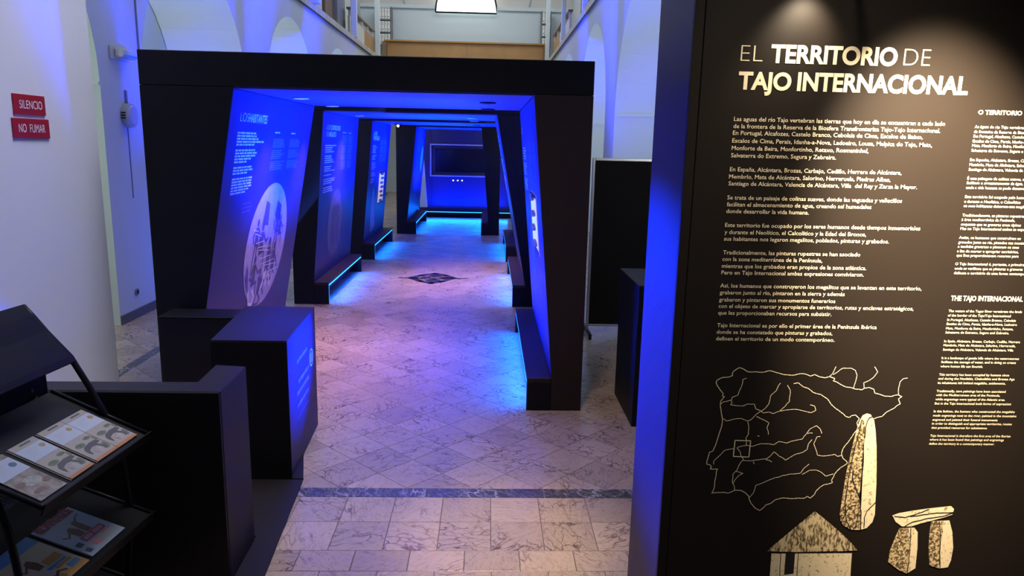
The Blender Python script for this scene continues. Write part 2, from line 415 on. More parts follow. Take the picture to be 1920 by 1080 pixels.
# gallery ledges
for nm, x0, x1 in (('trim_1', XL - .45, XL + .04), ('trim_2', XR - .04, XR + .45)):
    l = struct(box(nm, x0, x1, 3.2, 25.5, 4.32, 4.47, M_STONE_RAIL, None, .01))
    xe = x1 if nm == 'trim_1' else x0
    s = 1 if nm == 'trim_1' else -1
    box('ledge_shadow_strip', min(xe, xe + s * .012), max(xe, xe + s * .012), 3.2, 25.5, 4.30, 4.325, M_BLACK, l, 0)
# far end
wf = struct(box('wall_far', -5, 3.3, 27.0, 27.3, 0, 6.55, M_PALE, None, 0))
wf2 = struct(box('wall_far_upper', -5, 3.3, 27.02, 27.3, 6.55, 9.5, M_BEIGE, None, 0))
box('cornice', -5, 3.3, 26.9, 27.02, 6.47, 6.6, M_PALE, wf, .01)
for a, b in (((-3.02, 26.98, 6.6), (-3.5, 26.98, 8.2)), ((1.36, 26.98, 6.6), (1.62, 26.98, 8.2))): tube('vault_rib', [a, b], .02, M_PALE, wf2, 6)
wn = struct(prism('window_1', [(-1.92, 6.36)] + [(-.86 + 1.06 * math.cos(math.pi - k * math.pi / 16), 6.36 + 1.35 * math.sin(math.pi * k / 16)) for k in range(1, 16)] + [(.20, 6.36)], 'y', 26.84, 26.88, M_WINDOW, None, 0))
pts = [(-.86 + 1.08 * math.cos(math.pi - k * math.pi / 16), 26.83, 6.35 + 1.37 * math.sin(math.pi * k / 16)) for k in range(17)]
bm = bmesh.new(); add_tube(bm, pts + [pts[0]], .03, 6); fin('window_frame', bm, M_STEEL, wn)
struct(box('ceiling', -5, 3.3, -1.5, 27.3, 9.4, 9.5, M_BEIGE, None, 0))
# end gallery balustrade
g = thing('gallery_balustrade', 'golden oak panelled balustrade closing the far end of the upper gallery', 'balustrade', (-.8, 25.6, 4.0))
box('panel', -3.54, -.7945, 25.6, 25.68, 4.0, 5.15, M_WOOD, g, .004)
box('seam_strip', -.7945, -.7905, 25.61, 25.68, 4.0, 5.15, M_BLACK, g, 0)
box('panel', -.7905, 1.88, 25.6, 25.68, 4.0, 5.15, M_WOOD, g, .004)
box('handrail', -3.60, 1.92, 25.52, 25.76, 5.15, 5.21, M_WOOD, g, .01)
for x in (-3.58, 1.84): box('end_post', x - .02, x + .10, 25.2, 25.6, 4.0, 5.1, M_DWOOD, g, .004)
# gallery columns
def column(x, y, w, label, m=M_PALE, z0=4.47, z1=9.4, nm='gallery_column'):
    t = thing(nm, label, 'column', (x, y, z0))
    box('shaft', x - w / 2, x + w / 2, y - w / 2, y + w / 2, z0 + .12, z1, m, t, .01)
    box('plinth', x - w / 2 - .004, x + w / 2 + .004, y - w / 2 - .004, y + w / 2 + .004, z0, z0 + .12, m, t, .01)
    return t
column(-3.545, 19.8, .15, 'pale square gallery column, middle one on the left ledge')
column(-3.585, 24.1, .15, 'pale square gallery column at the far left beside the oak balustrade')
column(1.85, 19.1, .10, 'pale square gallery column, middle one on the right ledge')
column(1.845, 24.1, .13, 'pale square gallery column at the far right beside the oak balustrade')
column(-3.48, 15.2, .18, 'blue-grey square gallery pier at the top edge, left side', M_PALE)
column(1.90, 15.2, .12, 'blue-grey square gallery pier at the top edge, right side', M_PALE)
def parapet(x0, x1, y0, y1, label):
    t = thing('gallery_parapet', label, 'parapet', ((x0 + x1) / 2, y0, 4.47))
    ym = y0 + (y1 - y0) * .55
    box('panel', x0, x1, y0, ym, 4.47, 5.05, M_BEIGE, t, .004)
    box('panel', x0, x1, ym + .01, y1, 4.47, 5.05, M_WOOD, t, .004)
    box('top_rail', x0 - .03, x1 + .03, y0, y1, 5.22, 5.27, M_DWOOD, t, .005)
    for k in range(5): box('baluster', x0, x1, y0 + .1 + k * (y1 - y0 - .3) / 4, y0 + .18 + k * (y1 - y0 - .3) / 4, 5.05, 5.22, M_BEIGE, t, 0)
parapet(XL - .22, XL - .16, 20.05, 24.1, 'beige and wood gallery parapet between the two pale left columns')
parapet(XR + .16, XR + .22, 19.5, 24.1, 'beige and wood gallery parapet between the two pale right columns')
def cabinet(x0, x1, y0, y1, z1, m, label, doors=2):
    t = thing('gallery_cabinet', label, 'cabinet', ((x0 + x1) / 2, (y0 + y1) / 2, 4.47))
    box('body', x0, x1, y0, y1, 4.47, z1, m, t, .005)
    xf = x1 if x1 < 0 else x0; s = 1 if x1 < 0 else -1
    for k in range(doors):
        a = y0 + k * (y1 - y0) / doors + .01; b = y0 + (k + 1) * (y1 - y0) / doors - .01
        box('door', min(xf, xf + s * .02), max(xf, xf + s * .02), a, b, 4.52, z1 - .03, m, t, .003)
cabinet(-4.5, -4.0, 18.4, 19.3, 8, M_DWOOD, 'tall brown wooden cabinet on the left gallery')
cabinet(-4.45, -3.9, 19.35, 20.4, 8, M_GREY, 'tall grey cabinet beside the brown one on the left gallery')
cabinet(-4.5, -4.05, 17.1, 18.3, 5.45, M_BEIGE, 'low beige cabinet under the bright panel on the left gallery')
cabinet(-4.55, -3.95, 12.4, 14.9, 8, M_GREY, 'dark grey cabinet cut by the top edge on the left gallery')
cabinet(2.3, 2.8, 16.4, 17.6, 8, M_DWOOD, 'tall brown wooden cabinet on the right gallery')
cabinet(2.3, 2.75, 17.65, 19.2, 8, M_GREY, 'tall grey cabinet beside the brown one on the right gallery')
cabinet(2.35, 2.8, 12.8, 14.6, 8, M_GREY, 'dark grey cabinet cut by the top edge on the right gallery')
b = box('wall_panel', -4.55, -4.08, 17.15, 18.3, 5.5, 7.0, M_WINDOW, None, .01); tag(b, 'bright white light panel above the low beige cabinet', 'light panel')
struct(box('wall_gallery_left', -4.85, -4.6, 3.2, 27, 6, 9.4, M_WALL, None, 0))
struct(box('wall_gallery_right', 2.9, 3.1, 3.2, 27, 6, 9.4, M_WALL, None, 0))
struct(box('floor_upper', -4.6, 2.9, 25.68, 27.0, 4.3, 4.5, M_BEIGE, None, 0))
struct(box('wall_gallery_white', -4.6, -4.55, 19.9, 24, 4.5, 9, M_PAPER, None, 0))
struct(box('wall_gallery_white_right', 2.85, 2.9, 19.3, 24, 4.5, 9, M_PAPER, None, 0))
area('gallery_fill', (-4.0, 21.5, 9), (-4.3, 21.5, 4.5), .5, 5, 45, (.95, 1, 1))  # fill lamps added over the galleries to brighten their white walls
area('gallery_fill', (2.3, 21.5, 9), (2.6, 21.5, 4.5), .4, 5, 40, (.95, 1, 1))
# archive box shelves at the far end
def shelf(x0, x1, label, grp, cols):
    t = thing('archive_shelf', label, 'shelf', ((x0 + x1) / 2, 26.7, 4.5))
    xe = x1 if x0 < -1 else x0
    for xa in (x0, x1 - .03): box('side_panel', xa, xa + .03, 26.5, 26.88, 4.5, 6.43, M_GREY, t, 0)
    zz = [5.18, 5.60, 6.02]
    for z in zz + [6.40]: box('shelf_board', x0, x1, 26.5, 26.88, z - .02, z, M_PALE, t, 0)
    wd = (x1 - x0 - .08) / cols
    for z in zz:
        for k in range(cols):
            a = x0 + .04 + k * wd
            o = tag(box('archive_box', a + .008, a + wd - .008, 26.46, 26.85, z + .001, z + .34, M_PAPER, None, .004), 'white archive box in the %s row, %s from the left, %s shelf' % ({5.18: 'bottom', 5.60: 'middle', 6.02: 'top'}[z], ('first', 'second', 'third', 'fourth')[k], 'far left' if x0 < 0 else 'far right'), 'archive box', grp)
            cyl('finger_hole', (a + wd / 2, 26.457, z + .07), (a + wd / 2, 26.462, z + .07), .018, M_BLACK, o, 8)
            raw('spine_label', [(a + wd * .3, 26.458, z + .2), (a + wd * .7, 26.458, z + .2), (a + wd * .7, 26.458, z + .3), (a + wd * .3, 26.458, z + .3)], [(0, 1, 2, 3)], M_BEIGE, o)
shelf(-3.93, -3.45, 'tall shelf of white archive boxes at the far left above the balustrade', 'archive boxes at the far left', 4)
shelf(1.78, 2.15, 'tall shelf of white archive boxes at the far right above the balustrade', 'archive boxes at the far right', 3)

# ------------------------------------------------------------------ exhibition frames
DEP = 2.13
def add_panel_print(parent, P, spec):
    for s in spec: s(parent, P)
def words(rows, seed, cap, P, parent, m, name='text_lines'):
    """rows: (y0, y1, z) lines of small print built as word-long bars"""
    rn = random.Random(seed); bm = bmesh.new()
    for y0, y1, z in rows:
        y = y0; s = 1 if y1 > y0 else -1
        while (y1 - y) * s > .02:
            w = min(abs(y1 - y), rn.uniform(.03, .11))
            bm.faces.new([bm.verts.new(P(a, b, .0012)) for a, b in ((y, z), (y + s * w, z), (y + s * w, z + cap), (y, z + cap))])
            y += s * (w + .012)
    return fin(name, bm, m, parent)
def portal(name, label, yf, xo, xi_top, xi_bot, benches, ztop=2.33, zb=2.12, dep=DEP, legm=(None, None), lamps=()):
    t = thing(name, label, 'display frame', ((xo[0] + xo[1]) / 2, yf + dep / 2, 0), 'black exhibition frames along the passage')
    yb = yf + dep
    box('lintel', xo[0], xo[1], yf, yb, zb, ztop, legm[2] if len(legm) > 2 else M_BLACK, t, .004)
    box('soffit', xi_top[0] + .005, xi_top[1] - .005, yf + .02, yb - .02, zb - .008, zb, M_SOFFIT, t, 0)
    zk = .22
    # legs: outline in x,z
    prism('left_leg', [(xo[0], 0), (xi_bot[0], 0), (xi_bot[0] + 0, zk), (xi_top[0], zb - .002), (xo[0], zb - .002)], 'y', yf, yf + .28, legm[0] or M_BLACK, t, .003)
    prism('right_leg', [(xo[1], 0), (xi_bot[1], 0), (xi_bot[1], zk), (xi_top[1], zb - .002), (xo[1], zb - .002)], 'y', yf, yf + .28, legm[1] or M_BLACK, t, .003)
    th = .10
    Ps = []
    for i, s in ((0, 1), (1, -1)):
        xa, xb = xi_top[i], xi_bot[i]
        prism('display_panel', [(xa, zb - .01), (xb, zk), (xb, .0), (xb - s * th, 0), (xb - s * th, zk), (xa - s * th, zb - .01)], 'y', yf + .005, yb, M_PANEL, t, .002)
        nrm = Vector((s * (zb - zk), 0, -(xa - xb) * s)).normalized()
        if nrm.x * s < 0: nrm = -nrm
        def P(y, z, d=0.0, xa=xa, xb=xb, nrm=nrm):
            x = xb + (xa - xb) * (z - zk) / (zb - .01 - zk)
            return Vector((x, y, z)) + nrm * (d + .0008)
        Ps.append(P)
    for i, s in ((0, 1), (1, -1)):
        if not benches[i]: continue
        xe, zt = benches[i]; xb = xi_bot[i]
        x0, x1 = min(xe, xb), max(xe, xb)
        be = box('bench', x0, x1, yf - .001, yb + .001, zt - .03, zt, M_BROWN, t, .003)
        box('bench_end', x0, x1, yf - .001, yf + .03, 0, zt - .03, M_BLACK, be, .002)
        box('bench_end', x0, x1, yb - .03, yb, 0, zt - .03, M_BLACK, be, .002)
        xl = xe - s * .001
        box('led_strip', min(xl, xl - s * .012), max(xl, xl - s * .012), yf + .035, yb - .035, zt - .044, zt - .032, M_LED, be, 0)
        box('led_strip', min(xl, xl - s * .012), max(xl, xl - s * .012), yf + .031, yf + .041, .004, zt - .044, M_LED, be, 0)
        area('bench_glow', (xe - s * .05, (yf + yb) / 2, zt - .05), (xe + s * .12, (yf + yb) / 2, 0), .04, dep - .12, LEDP, CYAN, 110)
        area('bench_uplight', (xe + s * .004, (yf + yb) / 2, zt - .012), (xe + s * .55, (yf + yb) / 2 + .14, .90), .01, dep - .9, UPP, BLUE, 64)
    for (x, y, on) in lamps:
        l = thing_lamp(x, y, zb - .008, on, t)
        if on: spot('downlight', (x, y, zb - .02), (x, y + .02, 0), DLP, (1, .60, .46), 84, .9, .02)
    return t, Ps
def thing_lamp(x, y, z, on, parent):
    bm = bmesh.new(); add_tube(bm, [(x + .055 * math.cos(a), y + .055 * math.sin(a), z - .004) for a in [k * math.pi / 8 for k in range(16)]], .008, 6, True)
    l = fin('downlight', bm, M_GREYPL if on else M_BLACK, parent, True)
    me = bpy.data.meshes.new('lamp_disc')
    cyl('lens', (x, y, z - .001), (x, y, z - .006), .045, M_LAMP if on else M_LAMPOFF, l, 14)
    return l
LEDP, UPP, DLP = 24, 720, 160
p1, P1 = portal('display_frame', 'nearest large black display frame with prehistoric camp panel and right bench', 4.70, (-2.18, .665), (-1.60, .285), (-1.94, .455), (None, (.288, .235)),
    legm=(M_BLACK, M_BROWN), lamps=((-1.40, 5.55, 1), (-1.40, 6.65, 1), (-.01, 5.58, 0), (-.01, 6.62, 0)))  # right leg is the same black laminate, warm light put into its colour
p2, P2 = portal('display_frame', 'second black display frame with dolmen panel behind the nearest frame', 7.93, (-2.15, .665), (-1.765, .087), (-1.925, .44), ((-1.765, .25), (.295, .25)),
    lamps=((-1.56, 8.95, 1), (-.2, 8.95, 1), (-.2, 10.0, 1)))
p3, P3 = portal('display_frame', 'third black display frame with a lit showcase in its left panel', 11.12, (-2.15, .665), (-1.75, .15), (-1.925, .475), ((-1.745, .26), (.295, .26)),
    lamps=((-1.55, 12.6, 0), (-.2, 12.2, 0)))
p4, P4 = portal('display_frame', 'farthest narrow black display frame in front of the screen wall', 14.42, (-1.815, .235), (-1.42, -.14), (-1.61, .02), ((-1.43, .26), (-.125, .26)), dep=2.5)
for x in (-1.76, .19):
    o = tag(cyl('clip_spotlight', (x, 14.33, 2.12), (x, 14.40, 2.17), .03, M_STEEL, None, 12), 'tiny lit spotlight on the %s front corner of the farthest frame' % ('left' if x < 0 else 'right'), 'spotlight')
    cyl('lens', (x, 14.32, 2.113), (x, 14.33, 2.12), .022, M_LAMP, o, 10)

# print on frame one, left: title, text, disc with a camp scene
Pl = P1[0]
text_obj('title_text', [(('LOS', 4.89, 1.915, .17, .058), {'bold': -.012}), (('HABITANTES', 5.07, 1.915, .40, .056), {'bold': .012})], Pl, M_WHITE_PRINT, p1)
R_ = random.Random(3)
rows = []
z = 1.835
for n, ln in ((5, (.38, .40, .47, .58, .37)), (5, (.40, .45, .44, .35, .25)), (3, (.40, .42, .29)), (6, (.42, .43, .42, .42, .36, .30))):
    for k in range(n): rows.append((4.875, 4.875 + ln[k], z)); z -= .0195
    z -= .018
words(rows, 1, .012, Pl, p1, M_WHITE_PRINT)
words([(5.16, 5.16 + a, 1.345 - .03 * k) for k, a in enumerate((.18, .20, .19))], 2, .006, Pl, p1, M_GREY_PRINT)
words([(5.71, 5.84, 1.85), (6.17, 6.30, 1.85)], 5, .010, Pl, p1, M_WHITE_PRINT)
for y0 in (5.69, 6.16):
    words([(y0, y0 + R_.uniform(.26, .36), 1.80 - .0145 * k) for k in range(17) if k not in (5, 11)], 4, .007, Pl, p1, M_GREY_PRINT)
disc = decal('disc_print', [('f', ell(5.90, .955, .535, .505, 40))], Pl, M_DISC, p1)
def fig(cx, cz, s, pose):
    """simple people silhouettes: polygons about a unit figure"""
    out = [('f', ell(cx, cz + .62 * s, .09 * s, .11 * s, 10))]
    tor = [(cx - .12 * s, cz + .5 * s), (cx + .12 * s, cz + .5 * s), (cx + .15 * s, cz), (cx - .13 * s, cz)]
    out.append(('f', tor))
    for pts in pose: out.append(('r', [(cx + a * s, cz + b * s) for a, b in pts], .07 * s))
    return out
sit = [[(-.1, .02), (.25, .05), (.28, -.3)], [(.1, .45), (.32, .25), (.45, .3)], [(-.1, .45), (-.25, .2), (0, .1)]]
stand = [[(-.05, 0), (-.12, -.35), (-.15, -.7)], [(.08, 0), (.12, -.35), (.14, -.7)], [(.1, .45), (.3, .2), (.35, 0)], [(-.1, .45), (-.28, .3), (-.2, .1)]]
kneel = [[(-.1, 0), (-.3, -.25), (.1, -.3)], [(.1, .4), (.35, .1), (.5, -.1)], [(0, .02), (.25, -.2), (0, -.32)]]
sh = []
for a in ((5.60, .98, .30, stand), (5.74, .90, .36, sit), (6.12, 1.03, .32, stand), (6.22, 1.0, .24, sit), (5.98, .75, .36, kneel), (5.64, .66, .34, sit), (6.14, .72, .32, kneel), (5.82, .56, .30, kneel)): sh += fig(*a)
sh += [('f', [(5.70, 1.14), (5.74, 1.33), (5.84, 1.30), (5.86, 1.12)]), ('f', [(6.02, 1.18), (6.05, 1.31), (6.18, 1.26), (6.2, 1.12)]), ('f', [(5.45, .86), (5.50, .80), (5.56, .60), (5.50, .66), (5.43, .75)])]
decal('camp_figures', sh, Pl, M_FIG, disc, .0022)
sh = [('r', [(5.5 + .05 * k, 1.12 - .05 * k + .02 * math.sin(k * 2)), (5.62 + .09 * k, 1.10 - .05 * k)], .006) for k in range(9)]
sh += [('r', [(5.56, .62), (5.60, .52), (5.68, .50), (5.72, .56), (5.66, .62)], .025), ('r', [(5.9, .60), (5.95, .72), (6.0, .60), (6.05, .70), (6.12, .58), (6.2, .66)], .02), ('r', [(5.86, .56), (5.92, .66), (5.9, .76)], .02)]
decal('camp_lines', sh, Pl, M_WHITE_PRINT, disc, .0028)
# dotted pattern
bm = bmesh.new()
for j in range(9):
    for i in range(34):
        y = 4.76 + i * .06; z = .98 - j * .055
        if (y - 5.9) ** 2 + (z - .95) ** 2 < .33: continue
        bm.faces.new([bm.verts.new(Pl(a, b, .0012)) for a, b in ell(y, z, .007, .007, 6)])
d = fin('dot_pattern', bm, M_DARK_PRINT, p1); d['kind'] = 'stuff'
# frame one, right
Pr = P1[1]
text_obj('title_text', [(('LOS', 6.75, 1.90, -.25, .05), {'bold': .0}), (('GRABADOS', 6.75, 1.82, -.48, .05), {'bold': .03})][:0] or [(('LOS', 6.72, 1.90, -.22, .05), {'bold': .01})], Pr, M_WHITE_PRINT, p1)
words([(6.6, 6.6 - R_.uniform(.3, .5), 1.77 - .022 * k) for k in range(17) if k not in (5, 11)], 8, .011, Pr, p1, M_WHITE_PRINT)
for y0 in (5.75, 5.25): words([(y0, y0 - R_.uniform(.28, .38), 1.82 - .0165 * k) for k in range(22) if k not in (5, 11, 16)], 9, .007, Pr, p1, M_GREY_PRINT)
def showcase(parent, P, y0, y1, z0, z1, deep, label_items):
    """lit niche: frame with lining, glass shelf items"""
    q = [P(y0, z0, .004), P(y1, z0, .004), P(y1, z1, .004), P(y0, z1, .004)]
    i_ = [P(y0 + .03 * (1 if y1 > y0 else -1), z0 + .03, .004), P(y1 - .03 * (1 if y1 > y0 else -1), z0 + .03, .004), P(y1 - .03 * (1 if y1 > y0 else -1), z1 - .03, .004), P(y0 + .03 * (1 if y1 > y0 else -1), z1 - .03, .004)]
    f = raw('showcase_frame', q + i_, [(0, 1, 5, 4), (1, 2, 6, 5), (2, 3, 7, 6), (3, 0, 4, 7)], M_BLACK, parent)
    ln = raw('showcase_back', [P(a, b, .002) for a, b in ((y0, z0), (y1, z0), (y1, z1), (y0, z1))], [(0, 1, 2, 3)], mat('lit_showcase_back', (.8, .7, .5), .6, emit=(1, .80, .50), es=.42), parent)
    n = label_items
    for k in range(n):
        zc = z0 + .06 + (z1 - z0 - .1) * k / (n - 1)
        poly = ell(y0 + (y1 - y0) * (.45 + .1 * (k % 2)), zc, abs(y1 - y0) * .22, .022, 9)
        bm = bmesh.new()
        A = [bm.verts.new(P(a, b, .003)) for a, b in poly]; B = [bm.verts.new(P(a, b, .022)) for a, b in poly]
        bm.faces.new(B)
        for i in range(9): bm.faces.new((A[i], A[(i + 1) % 9], B[(i + 1) % 9], B[i]))
        fin('stone_tool', bm, M_DWOOD, f)
showcase(p1, Pr, 5.12, 5.85, 1.01, 1.45, .1, 4)
decal('disc_print', [('f', ell(6.1, .85, .35, .33, 30))], Pr, M_DIM_PRINT, p1)
# frame two, left: dolmen builders
Pl = P2[0]
text_obj('title_text', [(('LOS', 8.13, 1.925, .20, .05), {'bold': -.01}), (('CONSTRUCTORES', 8.36, 1.925, .50, .05), {'bold': .012}), (('DE', 8.13, 1.85, .12, .05), {'bold': -.01}), (('MEGALITOS', 8.28, 1.85, .36, .05), {'bold': .012})], Pl, M_WHITE_PRINT, p2)
words([(8.11, 8.11 + R_.uniform(.32, .60), 1.745 - .0235 * k) for k in range(23) if k not in (4, 9, 13, 15, 19)], 11, .011, Pl, p2, M_WHITE_PRINT)
words([(9.03, 9.25, 1.90), (9.40, 9.6, 1.90)], 12, .009, Pl, p2, M_WHITE_PRINT)
for y0 in (9.02, 9.40): words([(y0, y0 + R_.uniform(.22, .30), 1.86 - .0165 * k) for k in range(25) if k not in (6, 13, 18)], 13, .008, Pl, p2, M_GREY_PRINT)
d = decal('disc_print', [('f', ell(8.87, .82, .42, .41, 36))], Pl, M_DIM_PRINT, p2)
decal('dolmen_print', [('f', [(8.62, .95), (8.75, 1.03), (9.0, 1.05), (9.12, .95), (9.05, .90), (8.70, .90)]), ('f', rect(8.66, .55, 8.78, .9)), ('f', rect(8.98, .55, 9.08, .9)), ('r', [(8.84, .9), (8.83, .56)], .03), ('r', [(8.92, .9), (8.92, .56)], .02)] + fig(9.3, .66, .12, stand), Pl, M_DIM2, d, .0022)
# frame three, left: figure and showcase
Pl = P3[0]
text_obj('title_text', [(('LAS', 11.36, 1.905, .36, .055), {'bold': .03}), (('PINTURAS', 11.36, 1.83, .62, .06), {'bold': .04})], Pl, M_CREAM, p3)
words([(11.35, 11.35 + R_.uniform(.25, .50), 1.735 - .026 * k) for k in range(23) if k not in (5, 9, 15, 19)], 15, .013, Pl, p3, M_CREAM)
for y0 in (12.15, 12.55): words([(y0, y0 + R_.uniform(.25, .33), 1.86 - .018 * k) for k in range(22) if k not in (1, 7, 14)], 16, .009, Pl, p3, M_GREY_PRINT)
decal('standing_figure_print', [('f', [(11.72, 1.08), (11.85, .98), (11.93, .80), (12.0, .62), (12.12, .48), (12.1, .40), (11.95, .46), (11.9, .36), (11.72, .36), (11.7, .52), (11.6, .62), (11.62, .82), (11.66, 1.0)])], Pl, M_DISC, p3)
showcase(p3, Pl, 12.25, 12.88, .76, 1.31, .1, 7)
Pr = P3[1]
words([(12.8, 12.8 - R_.uniform(.4, .8), 1.9 - .03 * k) for k in range(28) if k not in (3, 9, 16)], 18, .014, Pr, p3, M_GREY_PRINT)
Pr = P2[1]
words([(9.9, 9.9 - R_.uniform(.5, .9), 1.9 - .03 * k) for k in range(24) if k not in (3, 9, 16)], 19, .016, Pr, p2, M_WHITE_PRINT)
decal('disc_print', [('f', ell(16.3, 1.45, .3, .28, 30))], P4[0], M_DISC, p4)

# screen wall and plinth at the end of the passage
t = thing('screen_wall', 'dark blue end wall with recessed dark screen behind the farthest frame', 'wall panel', (-.7, 18.3, 0))
X0, X1, Z0, Z1 = -1.42, .10, 1.02, 1.76
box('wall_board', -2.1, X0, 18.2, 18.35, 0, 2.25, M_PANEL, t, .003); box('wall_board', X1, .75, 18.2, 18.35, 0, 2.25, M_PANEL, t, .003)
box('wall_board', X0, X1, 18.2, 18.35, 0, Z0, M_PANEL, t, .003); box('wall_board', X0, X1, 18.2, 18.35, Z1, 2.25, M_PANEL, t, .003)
fr = boxes('screen_recess', [(X0, X0 + .012, 18.2, 18.35, Z0, Z1), (X1 - .012, X1, 18.2, 18.35, Z0, Z1), (X0, X1, 18.2, 18.35, Z0, Z0 + .012), (X0, X1, 18.2, 18.35, Z1 - .012, Z1), (X0, X1, 18.33, 18.36, Z0, Z1)], M_SOFFIT, t)
bm = bmesh.new(); ring = []
for e_, y_ in ((.03, 18.2), (.03, 18.185), (0, 18.185), (0, 18.2)): ring.append([bm.verts.new(p) for p in ((X0 - e_, y_, Z0 - e_), (X1 + e_, y_, Z0 - e_), (X1 + e_, y_, Z1 + e_), (X0 - e_, y_, Z1 + e_))])
for a_, b_ in zip(ring[:-1], ring[1:]):
    for k in range(4): bm.faces.new((a_[k], a_[(k + 1) % 4], b_[(k + 1) % 4], b_[k]))
fin('screen_lit_edge', bm, M_DISC, t)  # pale colour stands for the blue-lit edges around the recess
scr = box('screen', X0 + .10, X1 - .10, 18.26, 18.33, Z0 + .09, Z1 - .08, M_STEEL, t, .004)
box('screen_glass', X0 + .115, X1 - .115, 18.255, 18.262, Z0 + .105, Z1 - .095, M_SCREEN, scr, 0)
for x in (-.87, -.76, -.65): cyl('push_button', (x, 18.19, .90), (x, 18.205, .90), .013, M_LAMP, t, 10)
t = thing('end_plinth', 'low black plinth with glowing blue edge under the screen wall', 'plinth', (-.7, 18.0, 0))
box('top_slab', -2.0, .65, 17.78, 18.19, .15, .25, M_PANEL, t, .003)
box('base', -2.0, .65, 17.9, 18.19, 0, .15, M_BLACK, t, .003)
box('led_strip', -2.0, .62, 17.785, 17.80, .135, .149, M_LED, t, 0)
area('plinth_glow', (-.7, 17.8, .12), (-.7, 17.3, 0), 2.4, .04, 18, CYAN, 150)
area('screen_wall_uplight', (-.7, 17.75, .28), (-.7, 18.2, 1.0), 2.3, .02, 95, BLUE, 160)
area('foot_blue_fill', (-1.86, 5.85, .10), (-.35, 5.95, .95), .01, 1.3, 330, BLUE, 76)  # added unseen strip that turns the right panel of frame one blue
o = prism('lit_gap_sliver', [(-1.66, .26), (-1.48, .26), (-1.612, 2.10), (-1.622, 2.10)], 'y', 17.70, 17.78, M_PALE, None, .001)  # made-up solid in place of a lit wall seen through a gap
tag(o, 'tall pale sliver standing for the lit wall in the gap left of the dark screen', 'lit gap'); 

# ------------------------------------------------------------------ entry furniture
t = thing('reception_counter', 'low L-shaped black counter wall in front of the pedestal', 'counter', (-1.4, 3.4, 0))
zc = .83
out = [(-2.45, 2.705), (-1.033, 2.705), (-1.041, 3.03), (-1.178, 3.05), (-1.166, 2.82), (-2.45, 2.80)]
prism('counter_wall', out, 'z', 0.0, zc, M_SIDE, t, .003)
box('front_board', -2.45, -1.035, 2.69, 2.7045, 0, zc - .001, M_BLACK, t, .002)
prism('base_plate', [(-1.032, 2.66), (-.905, 2.66), (-.971, 3.615), (-1.5, 3.62), (-1.5, 3.05), (-1.04, 3.05)], 'z', 0, .012, M_SIDE, t, .002)
t = thing('pedestal', 'tall black pedestal with blue-lit printed side and round emblem', 'pedestal', (-1.25, 3.95, 0))
prism('body', [(-1.42, 3.645), (-1.035, 3.645), (-1.075, 4.42), (-1.50, 4.42)], 'z', 0, .775, M_SIDE2, t, .003)
prism('top_board', [(-1.42, 3.63), (-1.034, 3.63), (-1.074, 4.42), (-1.50, 4.42)], 'z', .7751, .778, M_SIDE, t, .0)
prism('front_board', [(-1.425, 3.628), (-1.031, 3.628), (-1.032, 3.643), (-1.423, 3.643)], 'z', 0, .772, M_BLACK, t, .001)
prism('skirt', [(-.9715, 3.63), (-1.0545, 3.94), (-1.049, 3.94), (-1.034, 3.63)], 'z', 0, .012, M_SIDE, t, 0)
def Pp(y, z, d=0): return Vector((-1.035 - .04 * (y - 3.645) / .775 + .001 + d, y, z))
rg = bmesh.new()
for k in range(24):
    a, b = 2 * math.pi * k / 24, 2 * math.pi * (k + 1) / 24
    rg.faces.new([rg.verts.new(Pp(4.26 + q[0] * math.cos(q[1]), .50 + q[0] * math.sin(q[1]), .001)) for q in ((.055, a), (.055, b), (.045, b), (.045, a))])
fin('emblem_ring', rg, M_WHITE_PRINT, t)
decal('emblem', [('r', [(4.22, .50 + .012 * k), (4.30, .50 + .012 * k)], .005) for k in range(-2, 3)], Pp, M_WHITE_PRINT, t)
decal('printed_line', [('r', [(3.83, .275), (4.13, .275)], .004)], Pp, M_GREY_PRINT, t)
words([(3.86, 4.14, .58), (3.88, 4.18, .46), (3.84, 4.16, .40), (3.84, 4.14, .33)], 21, .022, Pp, t, M_GREY_PRINT)
o = thing('side_block', 'black block standing behind the pedestal at the foot of the nearest frame', 'block', (-1.7, 4.55, 0))
box('body', -2.05, -1.56, 4.44, 4.66, 0, .69, M_BLACK, o, .003); box('cap', -2.055, -1.52, 4.435, 4.665, .69, .70, M_BLACK, o, .003)
o = thing('side_counter', 'plain black counter box between the pinboard and the title wall', 'counter', (1.3, 4.7, 0))
box('body', .965, 1.75, 4.42, 5.06, 0, .935, M_BLACK, o, .003); box('top', .96, 1.755, 4.415, 5.065, .935, .948, M_SIDE, o, .003)
# pinboard
t = thing('pinboard', 'black freestanding pinboard with aluminium frame right of the frames', 'pinboard', (1.4, 6.78, 0))
box('felt_board', .99, 2.30, 6.765, 6.785, .10, 1.68, mat('black_felt', (.012, .010, .010), .95, spec=.1), t, 0)
for a in ((.975, 1.0, 6.76, 6.79, 0.03, 1.70), (2.28, 2.305, 6.76, 6.79, .03, 1.70), (1.0, 2.28, 6.76, 6.79, 1.675, 1.70), (1.0, 2.28, 6.76, 6.79, .085, .105)): box('frame_rail', *a, M_ALU, t, .003)
for x in (.99, 2.29):
    box('foot', x - .015, x + .015, 6.55, 7.0, .03, .055, M_STEEL, t, .004)
    for y in (6.57, 6.98): cyl('caster', (x - .012, y, .022), (x + .012, y, .022), .022, M_STEEL, t, 12)

